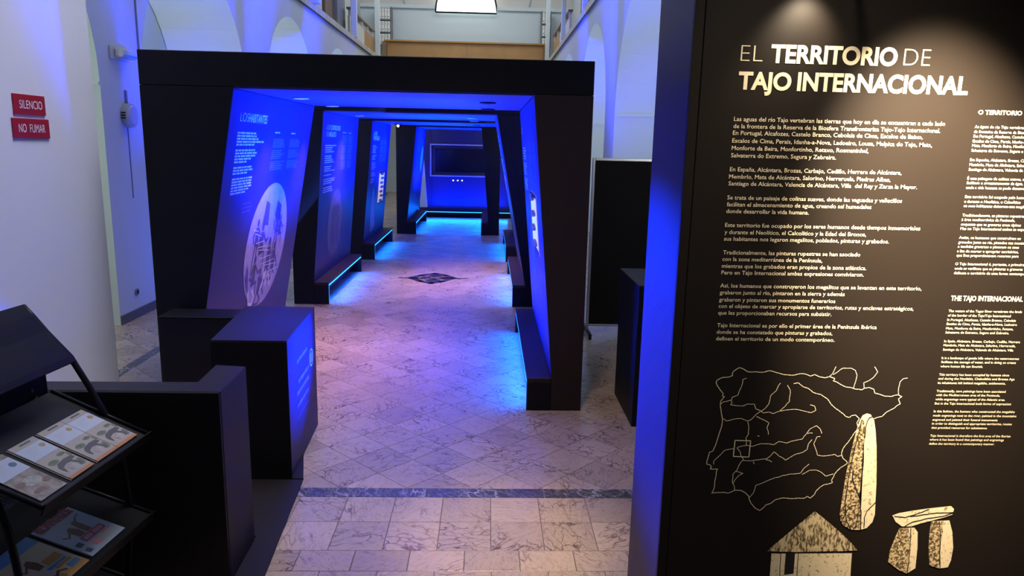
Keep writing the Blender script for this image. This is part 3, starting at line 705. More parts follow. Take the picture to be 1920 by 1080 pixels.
MAP= [[[796, 1138], [784, 1142], [776, 1137], [767, 1130], [763, 1122], [765, 1116], [756, 1112], [746, 1110], [736, 1110], [726, 1106], [717, 1100], [715, 1092], [719, 1084], [724, 1077], [729, 1070], [735, 1063], [740, 1057], [738, 1050], [745, 1047], [740, 1041], [734, 1031], [734, 1018], [737, 1005], [740, 991], [744, 975], [745, 962], [743, 945], [738, 926], [733, 902], [728, 882], [722, 866], [712, 862], [709, 846], [706, 833], [706, 822], [716, 820], [722, 814], [718, 806], [730, 805], [742, 806], [739, 797], [738, 774], [737, 752], [734, 732], [730, 723], [746, 725], [767, 726], [783, 723], [803, 733], [822, 733], [838, 725], [850, 713], [853, 702], [860, 688], [875, 671], [891, 663], [903, 674], [908, 682], [924, 688], [931, 694], [938, 701], [959, 707], [986, 705], [1012, 707], [1033, 707], [1041, 713], [1052, 707], [1064, 720], [1067, 731], [1080, 746], [1092, 754], [1118, 761], [1114, 770], [1119, 780], [1127, 799], [1139, 813], [1156, 825], [1159, 830], [1143, 844], [1136, 861], [1139, 877], [1153, 899], [1164, 919], [1175, 938], [1180, 949], [1174, 965], [1180, 979], [1166, 991], [1153, 988], [1148, 982], [1135, 986], [1118, 1000], [1092, 1019], [1071, 1043], [1049, 1057], [1023, 1064], [1006, 1077], [990, 1082], [973, 1095], [960, 1092]], [[796, 1138], [811, 1129], [836, 1129], [862, 1128], [877, 1133], [898, 1128], [924, 1121], [950, 1119], [970, 1123], [990, 1124], [1009, 1117], [1022, 1122], [1038, 1115], [1056, 1112], [1069, 1116], [1087, 1110], [1083, 1102], [1102, 1094], [1124, 1083], [1142, 1081], [1156, 1076], [1177, 1074], [1184, 1079], [1199, 1082], [1215, 1076], [1219, 1064], [1235, 1060], [1252, 1054], [1273, 1053], [1293, 1059], [1307, 1053], [1297, 1045], [1305, 1029], [1288, 1015], [1264, 1001], [1252, 987], [1227, 979]], [[1069, 1116], [1078, 1125], [1082, 1136], [1086, 1148]], [[1081, 1123], [1093, 1131], [1109, 1144], [1135, 1144], [1149, 1137], [1156, 1121], [1154, 1102], [1150, 1081]], [[1209, 1149], [1220, 1133], [1210, 1116], [1196, 1104], [1180, 1097], [1184, 1079]], [[1297, 1057], [1293, 1080], [1295, 1101], [1304, 1112], [1317, 1114]], [[734, 1021], [742, 1030], [765, 1036], [771, 1029], [766, 1021], [784, 1018], [805, 1017], [820, 1024], [841, 1024], [847, 1008], [861, 1003], [872, 995], [889, 998], [904, 993], [923, 1001], [941, 1005], [969, 1008], [998, 1003], [1024, 997], [1038, 1005], [1033, 1019], [1019, 1023]], [[768, 1036], [769, 1045], [787, 1053], [790, 1067], [798, 1091], [798, 1104], [809, 1108]], [[861, 998], [876, 1009], [887, 1025], [890, 1052], [906, 1068], [912, 1086], [917, 1093]], [[923, 1001], [939, 1017], [951, 1033], [950, 1071], [940, 1086]], [[747, 975], [758, 967], [778, 973], [804, 976], [825, 968], [835, 972], [849, 989], [861, 999]], [[852, 983], [868, 975], [893, 962], [888, 946], [895, 924]], [[825, 968], [831, 946], [831, 924], [824, 911], [827, 900], [827, 886], [801, 880], [799, 877], [810, 864], [814, 850], [823, 839], [811, 822], [805, 803], [793, 789], [793, 761], [801, 747], [803, 733]], [[827, 886], [848, 883], [873, 892], [899, 892], [915, 889], [930, 900], [956, 895], [982, 904], [1005, 909], [1016, 926], [1025, 942], [1046, 954], [1059, 943], [1065, 929]], [[789, 875], [760, 869], [746, 852], [732, 838], [727, 830], [729, 822]], [[823, 835], [847, 834], [873, 838], [896, 841], [908, 851], [918, 865], [935, 851], [958, 837], [982, 854], [1012, 865], [1024, 874], [1026, 893], [1036, 907]], [[1061, 918], [1051, 917], [1043, 893], [1052, 874], [1059, 855], [1076, 852], [1102, 855], [1115, 858], [1124, 851], [1139, 855]], [[853, 708], [865, 725], [870, 750], [896, 761], [921, 773], [952, 784], [977, 790], [1011, 793], [1020, 810], [1035, 824]], [[1017, 789], [1039, 803], [1060, 804], [1074, 799], [1094, 783], [1117, 791]], [[796, 758], [807, 778], [825, 791], [808, 797], [800, 797]], [[895, 838], [904, 837], [914, 831]], [[1020, 927], [1027, 930], [1035, 929]], [[855, 831], [858, 824]], [[861, 919], [866, 917]]]
SQ= [[790, 903], [840, 902], [839, 847], [789, 849]]
MENHIR= [[1202, 997], [1215, 993], [1228, 974], [1237, 939], [1246, 889], [1254, 828], [1262, 755], [1267, 687], [1270, 652], [1265, 624], [1249, 603], [1228, 596], [1196, 597], [1170, 612], [1159, 629], [1154, 652], [1155, 698], [1157, 749], [1159, 799], [1164, 844], [1169, 894], [1175, 938], [1181, 971], [1189, 990]]
MENHIR_SHADE= [[1188, 979], [1200, 966], [1204, 889], [1208, 833], [1209, 777], [1211, 715], [1223, 652], [1227, 596], [1196, 597], [1170, 612], [1159, 629], [1154, 652], [1155, 698], [1157, 749], [1159, 799], [1164, 844], [1169, 894], [1175, 938]]
MENHIR_LINES= [[[1188, 976], [1182, 922], [1176, 878], [1170, 822], [1167, 755], [1167, 686], [1178, 629], [1195, 600]], [[1207, 974], [1203, 949], [1205, 916]], [[1203, 889], [1209, 844], [1212, 777], [1211, 715], [1224, 652], [1229, 597]], [[1179, 805], [1180, 777], [1195, 743], [1212, 709]], [[1163, 626], [1172, 658], [1186, 678], [1202, 684]], [[1266, 693], [1251, 675], [1242, 664], [1236, 641], [1239, 606]], [[1220, 986], [1211, 982], [1207, 974]], [[1213, 652], [1214, 623], [1211, 603]]]
ROOF= [[1071, 662], [1122, 622], [1168, 583], [1204, 549], [1228, 523], [1175, 520], [1112, 519], [1039, 517], [987, 517], [929, 520], [943, 537], [986, 579], [1028, 621]]
HUT= [[943, 513], [1210, 516], [1212, 475], [1215, 429], [1219, 359], [948, 359], [945, 428]]
DOOR= [[990, 513], [1021, 513], [1023, 441], [992, 436]]
HUT_LINES= [[[974, 513], [977, 440], [983, 365]], [[1032, 513], [1035, 428], [1038, 365]], [[940, 513], [1213, 516]], [[992, 436], [1023, 441]]]
CAPS= [[1328, 648], [1348, 656], [1394, 665], [1445, 673], [1518, 682], [1530, 671], [1527, 651], [1497, 640], [1426, 620], [1396, 609], [1365, 609], [1342, 625]]
LEG1= [[1358, 603], [1407, 605], [1420, 589], [1427, 532], [1430, 458], [1403, 439], [1374, 452], [1335, 481], [1336, 521], [1348, 572]]
LEG1_SHADE= [[1358, 603], [1386, 604], [1399, 572], [1403, 515], [1405, 440], [1403, 439], [1374, 452], [1335, 481], [1336, 521], [1348, 572]]
LEG2= [[1460, 628], [1520, 631], [1536, 589], [1547, 533], [1546, 487], [1539, 461], [1510, 458], [1476, 469], [1464, 532], [1460, 589]]
LEG2_SHADE= [[1460, 628], [1496, 629], [1504, 589], [1502, 532], [1513, 458], [1510, 458], [1476, 469], [1464, 532], [1460, 589]]
DOLMEN_LINES= [[[1336, 645], [1371, 641], [1401, 651], [1426, 661], [1446, 671]], [[1375, 611], [1399, 626], [1450, 639], [1496, 646], [1526, 657]], [[1389, 645], [1422, 650], [1474, 658], [1529, 660]], [[1395, 603], [1399, 572], [1403, 515], [1405, 441]], [[1486, 628], [1495, 589], [1502, 532], [1513, 459]]]
ES= [[('Las aguas del río Tajo vertebran las tierras que hoy en día se encuentran a cada lado', 705, 1882, 621), ('de la frontera de la Reserva de la Biosfera Transfronteriza Tajo-Tejo Internacional.', 705, 1862, 594), ('En Portugal, Alcafozes, Castelo Branco, Cebolais de Cima, Escalos de Baixo,', 705, 1843, 555), ('Escalos de Cima, Perais, Idanha-a-Nova, Ladoeiro, Lousa, Malpica do Tejo, Mata,', 705, 1821, 587), ('Monforte da Beira, Monfortinho, Retaxo, Rosmaninhal,', 705, 1800, 400), ('Salvaterra do Extremo, Segura y Zebreira.', 705, 1779, 306)], [('En España, Alcántara, Brozas, Carbajo, Cedillo, Herrera de Alcántara,', 705, 1739, 504), ('Membrío, Mata de Alcántara, Salorino, Herreruela, Piedras Albas,', 704, 1718, 479), ('Santiago de Alcántara, Valencia de Alcántara, Villa  del Rey y Zarza la Mayor.', 704, 1698, 563)], [('Se trata de un paisaje de colinas suaves, donde las vaguadas y vallecillos', 704, 1657, 538), ('facilitan el almacenamiento de agua, creando así humedales', 704, 1637, 447), ('donde desarrollar la vida humana.', 704, 1617, 254)], [('Este territorio fue ocupado por los seres humanos desde tiempos inmemoriales', 704, 1576, 590), ('y durante el Neolítico, el Calcolítico y la Edad del Bronce,', 704, 1555, 423), ('sus habitantes nos legaron megalitos, poblados, pinturas y grabados.', 704, 1535, 514)], [('Tradicionalmente, las pinturas rupestres se han asociado', 704, 1494, 419), ('con la zona mediterránea de la Península,', 704, 1474, 308), ('mientras que los grabados eran propios de la zona atlántica.', 704, 1453, 447), ('Pero en Tajo Internacional ambas expresiones convivieron.', 704, 1433, 433)], [('Así, los humanos que construyeron los megalitos que se levantan en este territorio,', 704, 1393, 615), ('grabaron junto al río, pintaron en la sierra y además', 704, 1372, 382), ('grabaron y pintaron sus monumentos funerarios', 704, 1350, 357), ('con el objeto de marcar y apropiarse de territorios, rutas y enclaves estratégicos,', 704, 1330, 597), ('que les proporcionaban recursos para subsistir.', 704, 1309, 351)], [('Tajo Internacional es por ello el primer área de la Península Ibérica', 704, 1270, 493), ('donde se ha constatado que pinturas y grabados,', 704, 1249, 368), ('definen el territorio de un modo contemporáneo.', 704, 1228, 367)]]
PT= [[('As águas do rio Tejo vertebram as terras que', 1416, 1878, 0), ('da fronteira da Reserva da Biosfera', 1416, 1864, 0), ('Em Portugal, Alcafozes, Castelo Branco,', 1416, 1851, 0), ('Escalos de Cima, Perais, Idanha-a-Nova,', 1416, 1837, 0), ('Mata, Monforte da Beira, Monfortinho,', 1416, 1824, 0), ('Salvaterra do Extremo, Segura e Zebreira.', 1416, 1810, 0)], [('Em Espanha, Alcântara, Brozas, Carbajo,', 1416, 1783, 0), ('Membrio, Mata de Alcântara, Salorino,', 1416, 1769, 0), ('Santiago de Alcântara, Valencia de Alcântara', 1416, 1755, 0)], [('É uma paisagem de colinas suaves, onde', 1416, 1729, 0), ('facilitam o armazenamento da água,', 1416, 1716, 0), ('onde a vida humana se pode desenvolver.', 1416, 1702, 0)], [('Este território foi ocupado pelo homem', 1417, 1675, 0), ('e durante o Neolítico, o Calcolítico', 1417, 1661, 0), ('os seus habitantes deixaram-nos megálitos', 1417, 1648, 0)], [('Tradicionalmente, as pinturas rupestres', 1417, 1620, 0), ('à área mediterrânica da Península,', 1417, 1607, 0), ('enquanto que as gravuras eram típicas', 1417, 1593, 0), ('Mas no Tejo Internacional ambas as expressões', 1417, 1580, 0)], [('Assim, os humanos que construíram os', 1417, 1553, 0), ('gravados junto ao rio, pintados nas montanhas', 1417, 1539, 0), ('e também gravaram e pintaram os seus', 1417, 1526, 0), ('a fim de marcar e apropriar territórios,', 1417, 1512, 0), ('que lhes proporcionavam recursos para', 1417, 1499, 0)], [('O Tejo Internacional é, portanto, a primeira', 1417, 1473, 0), ('onde se verificou que as pinturas e gravuras', 1417, 1459, 0), ('definem o território de uma forma contemporânea.', 1417, 1445, 0)]]
EN= [[('The waters of the Tagus River vertebrate the lands', 1417, 1327, 0), ('of the border of the Tajo/Tejo International', 1417, 1313, 0), ('In Portugal, Alcafozes, Castelo Branco, Cebolais', 1417, 1299, 0), ('Escalos de Cima, Perais, Idanha-a-Nova, Ladoeiro', 1417, 1286, 0), ('Mata, Monforte da Beira, Monfortinho, Retaxo,', 1417, 1272, 0), ('Salvaterra do Extremo, Segura and Zebreira.', 1417, 1259, 0)], [('In Spain, Alcántara, Brozas, Carbajo, Cedillo, Herrera', 1417, 1231, 0), ('Membrío, Mata de Alcántara, Salorino, Herreruela,', 1417, 1218, 0), ('Santiago de Alcántara, Valencia de Alcántara, Villa', 1417, 1204, 0)], [('It is a landscape of gentle hills where the watercourses', 1417, 1177, 0), ('facilitate the storage of water, and in doing so create', 1417, 1164, 0), ('where human life can flourish.', 1417, 1150, 0)], [('This territory has been occupied by humans since', 1416, 1123, 0), ('and during the Neolithic, Chalcolithic and Bronze Age', 1416, 1110, 0), ('its inhabitants left behind megaliths, settlements,', 1416, 1096, 0)], [('Traditionally, cave paintings have been associated', 1416, 1069, 0), ('with the Mediterranean area of the Peninsula,', 1416, 1056, 0), ('while engravings were typical of the Atlantic area.', 1416, 1042, 0), ('But in the Tajo Internacional both forms of expression', 1416, 1028, 0)], [('In this fashion, the humans who constructed the megaliths', 1416, 1002, 0), ('made engravings next to the river, painted in the mountains', 1416, 988, 0), ('engraved and painted their funeral monuments', 1416, 974, 0), ('in order to distinguish and appropriate territories, routes', 1416, 961, 0), ('that provided resources for subsistence.', 1416, 947, 0)], [('Tajo Internacional is therefore the first area of the Iberian', 1416, 920, 0), ('where it has been found that paintings and engravings', 1416, 907, 0), ('define the territory in a contemporary manner.', 1416, 893, 0)]]
TITLES= [('EL', 710, 2047, 63, 45, 0), ('TERRITORIO', 796, 2047, 366, 46, 1), ('DE', 1181, 2047, 77, 47, 0), ('TAJO', 709, 1972, 153, 45, 1), ('INTERNACIONAL', 880, 1972, 500, 47, 1), ('O TERRITORIO DO TAJO INTERNACIONAL', 1420, 1917, 379, 12, 1), ('THE TAJO INTERNACIONAL TERRITORY', 1419, 1363, 324, 15, 1)]

# ------------------------------------------------------------------ title wall
YB = 2.10
tw = thing('title_wall', 'large black title wall with Spanish text, map and stone drawings at the right', 'information wall', (1.4, 2.3, 0))
box('core', .571, 2.35, YB + .012, 2.53, 0, 2.36, M_SIDE2, tw, .002)
box('edge_strip', .571, .600, YB, YB + .012, 0, 2.36, M_BOARD, tw, .0015)
box('face_board', .602, 2.35, YB, YB + .012, 0, 2.36, M_BOARD, tw, .001)
def PB(x, z, d=0): return Vector((x, YB - d, z))
mm = lambda L: [(a / 1000, b / 1000) for a, b in L]
for s, x, z, w, cap, b in TITLES:
    text_obj('title_text' if cap > 20 else 'subtitle_text', [((s, x / 1000, z / 1000, w / 1000, cap / 1000), {'bold': (.035 if b else -.022) if cap > 20 else .03})], PB, M_CREAM, tw)
def nat(s):
    V, F = text_geo(s); return max(v.x for v in V) - min(v.x for v in V)
tot = sum(l[3] for p in ES for l in p) / 1000; ntot = sum(nat(l[0]) for p in ES for l in p)
k_es = tot / ntot
for blk, cap, kx in ((ES, .0118, k_es), (PT, .0080, k_es * .655), (EN, .0074, k_es * .612)):
    for p in blk:
        text_obj('paragraph', [((s, x / 1000, z / 1000, nat(s) * kx, cap), {'bold': .006}) for s, x, z, w in p], PB, M_CREAM, tw)
rj = random.Random(5)
def wiggle(L, amp):
    out = [L[0]]
    for a, b in zip(L[:-1], L[1:]):
        n = max(1, int(math.hypot(b[0] - a[0], b[1] - a[1]) / .010))
        for k in range(1, n): out.append((a[0] + (b[0] - a[0]) * k / n + rj.uniform(-amp, amp), a[1] + (b[1] - a[1]) * k / n + rj.uniform(-amp, amp)))
        out.append(b)
    return out
mp_ = decal('river_map', [('r', wiggle(mm(L), .0013), .0024 if i < 2 else .0019) for i, L in enumerate(MAP)], PB, M_CREAM, tw)
sq = mm(SQ); decal('map_square', [('r', sq + [sq[0]], .0028)], PB, M_CREAM, tw, .0016)
a = decal('standing_stone_print', [('f', mm(MENHIR))], PB, M_STONE_L, tw, .0018)
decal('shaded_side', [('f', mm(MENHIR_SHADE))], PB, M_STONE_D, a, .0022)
decal('stone_cracks', [('r', wiggle(mm(L), .0008), .0028) for L in MENHIR_LINES], PB, M_DARK_PRINT, a, .0026)
a = decal('hut_print', [('f', mm(HUT))], PB, M_STONE_L, tw, .0018)
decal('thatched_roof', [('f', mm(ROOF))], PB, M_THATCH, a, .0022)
decal('doorway', [('f', mm(DOOR))], PB, M_DARK_PRINT, a, .0022)
decal('hut_outlines', [('r', wiggle(mm(L), .0006), .0022) for L in HUT_LINES], PB, M_DARK_PRINT, a, .0026)
a = decal('dolmen_print', [('f', mm(CAPS)), ('f', mm(LEG1)), ('f', mm(LEG2))], PB, M_STONE_L, tw, .0018)
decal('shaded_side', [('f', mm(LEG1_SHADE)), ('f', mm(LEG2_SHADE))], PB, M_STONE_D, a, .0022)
decal('stone_cracks', [('r', wiggle(mm(L), .0008), .0026) for L in DOLMEN_LINES], PB, M_DARK_PRINT, a, .0026)
def Ps_(y, z, d=0): return Vector((.571 - .0006 - d, y, z))
bm = bmesh.new()
for j in range(26):
    for i in range(12):
        if (i * 7 + j * 3) % 5 == 0: continue
        bm.faces.new([bm.verts.new(Ps_(y, z, .0004)) for y, z in ell(2.15 + i * .028, 1.33 - j * .022, .0035, .0035, 6)])
d = fin('dot_pattern', bm, M_BLACK, tw); d['kind'] = 'stuff'
# spotlight head above the board
sp = thing('board_spotlight', 'black round spotlight head at the top edge above the title wall', 'spotlight', (.985, 1.6, 2.14))
cyl('head', (.965, 1.585, 2.152), (.985, 1.62, 2.26), .045, M_STEEL, sp, 20, .04)
cyl('arm', (.985, 1.62, 2.25), (1.0, 2.2, 2.40), .008, M_STEEL, sp, 8)

# ------------------------------------------------------------------ wall fittings
def plate(name, label, z0, z1, y0, y1, txt):
    t = thing(name, label, 'sign', (-2.5, (y0 + y1) / 2, z0), None)
    box('plate', -2.4995, -2.492, y0, y1, z0, z1, M_RED, t, .001)
    def P(y, z, d=0): return Vector((-2.4915 + d, y, z))
    text_obj('lettering', [((txt, y0 + .045, z0 + .031, (y1 - y0) * .72, .043), {'bold': -.002})], P, M_WHITE_PRINT, t)
plate('silence_sign', 'red wall sign reading SILENCIO, the upper of two', 1.905, 2.010, 3.96, 4.235, 'SILENCIO')
plate('no_smoking_sign', 'red wall sign reading NO FUMAR, the lower of two', 1.780, 1.884, 3.935, 4.253, 'NO  FUMAR')
t = thing('emergency_light', 'small white emergency light high on the left pier', 'emergency light', (-3.54, 7.3, 2.5))
box('back_plate', -3.54, -3.52, 7.08, 7.42, 2.51, 2.63, M_PLASTIC, t, .004); box('diffuser', -3.52, -3.44, 7.14, 7.42, 2.53, 2.61, M_PLASTIC, t, .012)
box('lamp_tube', -3.438, -3.43, 7.16, 7.40, 2.545, 2.56, M_LEDDIM, t, 0)
o = tag(box('wall_cable', -3.54, -3.525, 7.66, 7.675, 2.4, 4.3, M_GREYPL, None, 0), 'thin dark cable running up the left pier beside the first arch', 'cable')
t = thing('alarm_bell', 'round grey wall device with cable above and below on the left pier', 'alarm bell', (-3.54, 7.32, 2.0))
cyl('housing', (-3.54, 7.32, 2.0), (-3.48, 7.32, 2.0), .115, mat('bell_paint', (.42, .43, .5), .5), t, 28)
cyl('cover', (-3.48, 7.32, 2.0), (-3.465, 7.32, 2.0), .10, mat('bell_paint', (.42, .43, .5), .5), t, 28, .085)
for k in range(3): cyl('vent', (-3.53, 7.20, 1.975 + k * .025), (-3.49, 7.204, 1.975 + k * .025), .006, M_BLACK, t, 6)
box('conduit', -3.54, -3.52, 7.31, 7.335, 2.11, 2.24, M_GREYPL, t, .002); box('cable', -3.54, -3.533, 7.318, 7.326, 1.2, 1.89, M_GREYPL, t, 0)
o = thing('wall_socket', 'small round grey socket low on the left pier', 'socket', (-3.54, 7.23, .26)); cyl('plate', (-3.54, 7.23, .262), (-3.525, 7.23, .262), .035, M_GREYPL, o, 14); cyl('hole', (-3.525, 7.23, .262), (-3.523, 7.23, .262), .02, M_BLACK, o, 10)
# compass inlay on the floor
rn = random.Random(9)
comp = []
def PF(x, y, d=0): return Vector((x, y, .0008 + d))
cxm, cym = -.727, 9.62
sh = [('r', [(cxm - .455, cym), (cxm - .22, cym - .015), (cxm - .10, cym)], .06), ('r', [(cxm + .455, cym + .04), (cxm + .36, cym - .02), (cxm + .28, cym + .03), (cxm + .10, cym)], .05)]
rim = [(cxm - .30, cym), (cxm - .17, cym + .22), (cxm, cym + .36), (cxm + .15, cym + .24), (cxm + .28, cym + .03), (cxm + .12, cym - .24), (cxm, cym - .36), (cxm - .15, cym - .22)]
sh.append(('r', rim + [rim[0]], .09))
sh += [('f', [(cxm - .12, cym - .12), (cxm, cym - .33), (cxm + .12, cym - .16), (cxm + .02, cym - .02)]), ('f', [(cxm - .08, cym + .16), (cxm + .02, cym + .1), (cxm + .12, cym + .2), (cxm, cym + .33)])]
for k in range(4): sh.append(('r', [(cxm - .20 + .02 * k, cym - .10 + .08 * k), (cxm - .06, cym - .02 + .06 * k), (cxm + .05, cym - .10 + .08 * k), (cxm + .20, cym + .0 + .03 * k)], .035))
o = decal('emblem_inlay', sh, PF, M_DARK_PRINT, floor); o['label'] = 'dark diamond-shaped emblem inlaid in the marble'

# ------------------------------------------------------------------ brochure rack
AL = -.1
RU = Vector((-math.sin(AL), math.cos(AL), 0)); RV = Vector((math.cos(AL), math.sin(AL), 0)); RO = Vector((-1.572, 2.42, 0))
CAMP = Vector((0, 0, 1.8))
def L(u, v, z): return CAMP + (RO + RU * u + RV * v + Vector((0, 0, z)) - CAMP) * .955
rk = thing('brochure_rack', 'black metal brochure rack with curved tube sides and mesh back', 'brochure rack', tuple(L(0, 0, -.08)))
prof = [(-.215, 1.16), (-.18, 1.12), (-.13, 1.058), (-.045, .965), (.017, .852), (.08, .724), (.121, .583), (.133, .471), (.143, .334), (.127, .193), (.10, .02), (.095, -.075)]
UR, UL = .275, -.31
for u in (UR, UL): tube('side_tube', [L(u, a, b) for a, b in prof], .011, M_STEEL, rk, 8)
for u in (UR, UL): tube('rear_tube', [L(u, -.20, 1.15), L(u, -.165, .95), L(u, -.16, .7), L(u, -.17, .3), L(u, -.2, -.075)], .009, M_STEEL, rk, 8)
# curved header
bm = bmesh.new(); hp = prof[:4] + [(-.03, .945)]
for off in (0, .004):
    pass
A = [[bm.verts.new(L(u, a + .006, b + .008)) for a, b in hp] for u in (UL, UR)]
B = [[bm.verts.new(L(u, a + .002, b + .003)) for a, b in hp] for u in (UL, UR)]
for i in range(len(hp) - 1):
    bm.faces.new((A[0][i], A[1][i], A[1][i + 1], A[0][i + 1])); bm.faces.new((B[0][i], B[1][i], B[1][i + 1], B[0][i + 1]))
    for k in (0, 1): bm.faces.new((A[k][i], A[k][i + 1], B[k][i + 1], B[k][i]))
for i in (0, len(hp) - 1): bm.faces.new((A[0][i], A[1][i], B[1][i], B[0][i]))
fin('header_sheet', bm, M_STEEL, rk)
bm = bmesh.new()
pts4 = [L(UL, -.155, .90), L(UR, -.155, .90), L(UR, -.16, .80), L(UL, -.16, .80)]
raw('back_plate', pts4 + [p - RV * .004 for p in pts4], [(0, 1, 2, 3), (4, 5, 6, 7), (0, 1, 5, 4), (1, 2, 6, 5), (2, 3, 7, 6), (3, 0, 4, 7)], M_STEEL, rk)
tube('crossbar', [L(UL, -.05, .945), L(UR, -.05, .945)], .005, M_CHROME, rk, 6)
for u, v, z in ((.18, -.148, .86), (.20, -.15, .825)):
    cyl('screw', L(u, v, z), L(u, v + .01, z), .007, M_CHROME, rk, 10)
def shelfy(z0, be, vback, vfront):
    sl = Vector((math.cos(be), 0, -math.sin(be)))
    def P(u, s, d=0):
        v = s * math.cos(be); return L(u, v + d * math.sin(be), z0 - s * math.sin(be) + d * math.cos(be))
    sh = raw('shelf_tray', [P(UL, vback, 0), P(UR, vback, 0), P(UR, vfront, 0), P(UL, vfront, 0), P(UL, vback, -.003), P(UR, vback, -.003), P(UR, vfront, -.003), P(UL, vfront, -.003)],
        [(0, 1, 2, 3), (4, 5, 6, 7), (0, 1, 5, 4), (1, 2, 6, 5), (2, 3, 7, 6), (3, 0, 4, 7)], M_STEEL, rk)
    raw('front_lip', [P(UL, vfront, -.022), P(UR, vfront, -.022), P(UR, vfront, .018), P(UL, vfront, .018), P(UL, vfront + .006, -.024), P(UR, vfront + .006, -.024), P(UR, vfront + .006, .02), P(UL, vfront + .006, .02)],
        [(0, 1, 2, 3), (4, 5, 6, 7), (0, 1, 5, 4), (1, 2, 6, 5), (2, 3, 7, 6), (3, 0, 4, 7)], M_STEEL, sh)
    for u in (UL, UR): tube('side_rail', [P(u, vback, .004), P(u, vfront, .004)], .007, M_STEEL, sh, 6)
    return P
PM = shelfy(.765, .40, -.15, .262)
PL_ = shelfy(.405, .32, -.19, .245)
PL0 = shelfy(.07, .32, -.19, .27)
# mesh back: real strands
bm = bmesh.new()
def strand(a, b, w=.0016):
    a = Vector(a); b = Vector(b); t = (b - a).normalized(); n = t.cross(RV).normalized() * w
    bm.faces.new([bm.verts.new(p) for p in (a - n, b - n, b + n, a + n)])
def bk(u, z): return L(u, -.162, z)
for z0, z1 in ((.45, .79), (.10, .42)):
    st = .014; H_ = z1 - z0; n = int((UR - UL + H_) / st)
    for k in range(n):
        for s in (1, -1):
            ua = UL - H_ + k * st if s > 0 else UL + k * st
            ub = ua + H_ * s
            a, za, b, zb_ = ua, z0, ub, z1
            if s > 0:
                if a < UL: za += (UL - a); a = UL
                if b > UR: zb_ -= (b - UR); b = UR
            else:
                if a > UR: za += (a - UR); a = UR
                if b < UL: zb_ -= (UL - b); b = UL
            if zb_ - za > .01: strand(bk(a, za), bk(b, zb_))
m_ = fin('wire_mesh', bm, M_GREYPL, rk); m_['kind'] = 'stuff'

CV = {'cream': mat('cover_cream', (.32, .29, .27), .35), 'blue': mat('cover_pale_blue', (.32, .41, .52), .3), 'white': mat('cover_white_band', (.38, .43, .54), .35),
      'orange': mat('cover_orange', (.40, .15, .05), .4), 'green': mat('cover_green', (.10, .13, .08), .4, var=.4, vscale=60), 'dark': mat('cover_dark', (.06, .055, .06), .4), 'stone': mat('cover_stone', (.30, .28, .26), .4, var=.3, vscale=50),
      'gold': mat('cover_gold', (.35, .22, .12), .4), 'red': mat('cover_red', (.30, .02, .045), .35), 'brown': mat('cover_brown', (.16, .09, .07), .4), 'yellow': mat('cover_yellow', (.55, .50, .36), .35), 'amber': mat('cover_amber', (.50, .27, .07), .4),
      'sky': mat('cover_sky', (.10, .30, .55), .35), 'pink': mat('cover_pink', (.55, .25, .32), .35), 'photo': mat('cover_photo', (.22, .18, .16), .4, var=.5, vscale=35), 'navy': mat('cover_navy', (.06, .10, .22), .4), 'grey': mat('cover_grey', (.34, .34, .36), .4)}
def booklet(P, u0, s0, w, l, d0, th, cover, label, grp, cat='brochure', nm='brochure'):
    base = P(u0 + w / 2, s0 + l / 2, d0)
    t = thing(nm, label, cat, tuple(base), grp)
    q = [P(u0, s0, d0), P(u0 + w, s0, d0), P(u0 + w, s0 + l, d0), P(u0, s0 + l, d0)]; q2 = [P(u0, s0, d0 + th), P(u0 + w, s0, d0 + th), P(u0 + w, s0 + l, d0 + th), P(u0, s0 + l, d0 + th)]
    raw('cover', q + q2, [(0, 1, 2, 3), (4, 5, 6, 7), (0, 1, 5, 4), (1, 2, 6, 5), (2, 3, 7, 6), (3, 0, 4, 7)], CV[cover], t)
    def Q(u, s, d=0): return P(u0 + u * w, s0 + s * l, d0 + th + .0003 + d)
    return t, Q
def dolmen_cover(t, Q):
    decal('title_band', [('f', rect(0, .12, 1, .42))], Q, CV['white'], t, .0002)
    decal('heading', [('r', [(.35, .05), (.75, .05)], .03)], Q, CV['dark'], t, .0003)
    decal('subtitle', [('r', [(.2, .20 + k * .045), (.62 - .08 * k, .20 + k * .045)], .008) for k in range(4)], Q, CV['grey'], t, .0005)
    decal('logo', [('f', ell(.82, .22, .10, .045, 16))], Q, CV['gold'], t, .0006)
    decal('trees', [('f', ell(.78, .53, .16, .035, 10)), ('f', ell(.30, .60, .20, .05, 10)), ('f', ell(.95, .60, .06, .06, 8))], Q, CV['green'], t, .0003)
    decal('dolmen_shadow', [('f', [(.18, .72), (.3, .66), (.62, .63), (.9, .64), (.95, .70), (.75, .72), (.9, .86), (.84, .87), (.66, .74), (.5, .73), (.30, .76), (.22, .86), (.15, .84)])], Q, CV['dark'], t, .0005)
    decal('boulder', [('f', [(.36, .86), (.40, .77), (.55, .75), (.66, .80), (.68, .88), (.50, .90)]), ('f', [(.05, .82), (.12, .78), (.18, .84), (.1, .9)])], Q, CV['stone'], t, .0006)
    decal('undergrowth', [('f', [(.72, .88), (.8, .76), (.95, .74), (.98, .84), (.9, .90)])], Q, CV['green'], t, .0004)
    decal('bottom_band', [('f', rect(0, .945, 1, 1))], Q, CV['orange'], t, .0003)
W1, L1 = .120, .234
for k, (u0, d, lab) in enumerate(((.118, .0, 'rightmost dolmen-cover brochure on the upper tray'), (-.002, .0, 'dolmen-cover brochure second from the right on the upper tray'), (-.139, .0, 'dolmen-cover brochure left of the dark gap on the upper tray'))):
    for n in range(2):
        t, Q = booklet(PM, u0 + .004 * (1 - n) * (-1), .002, W1 - .002, L1, .0005 + n * .0035, .003, 'cream', lab + (', under its twin' if n == 0 else ', top copy'), 'dolmen brochures on the upper tray')
        if n == 1: dolmen_cover(t, Q)
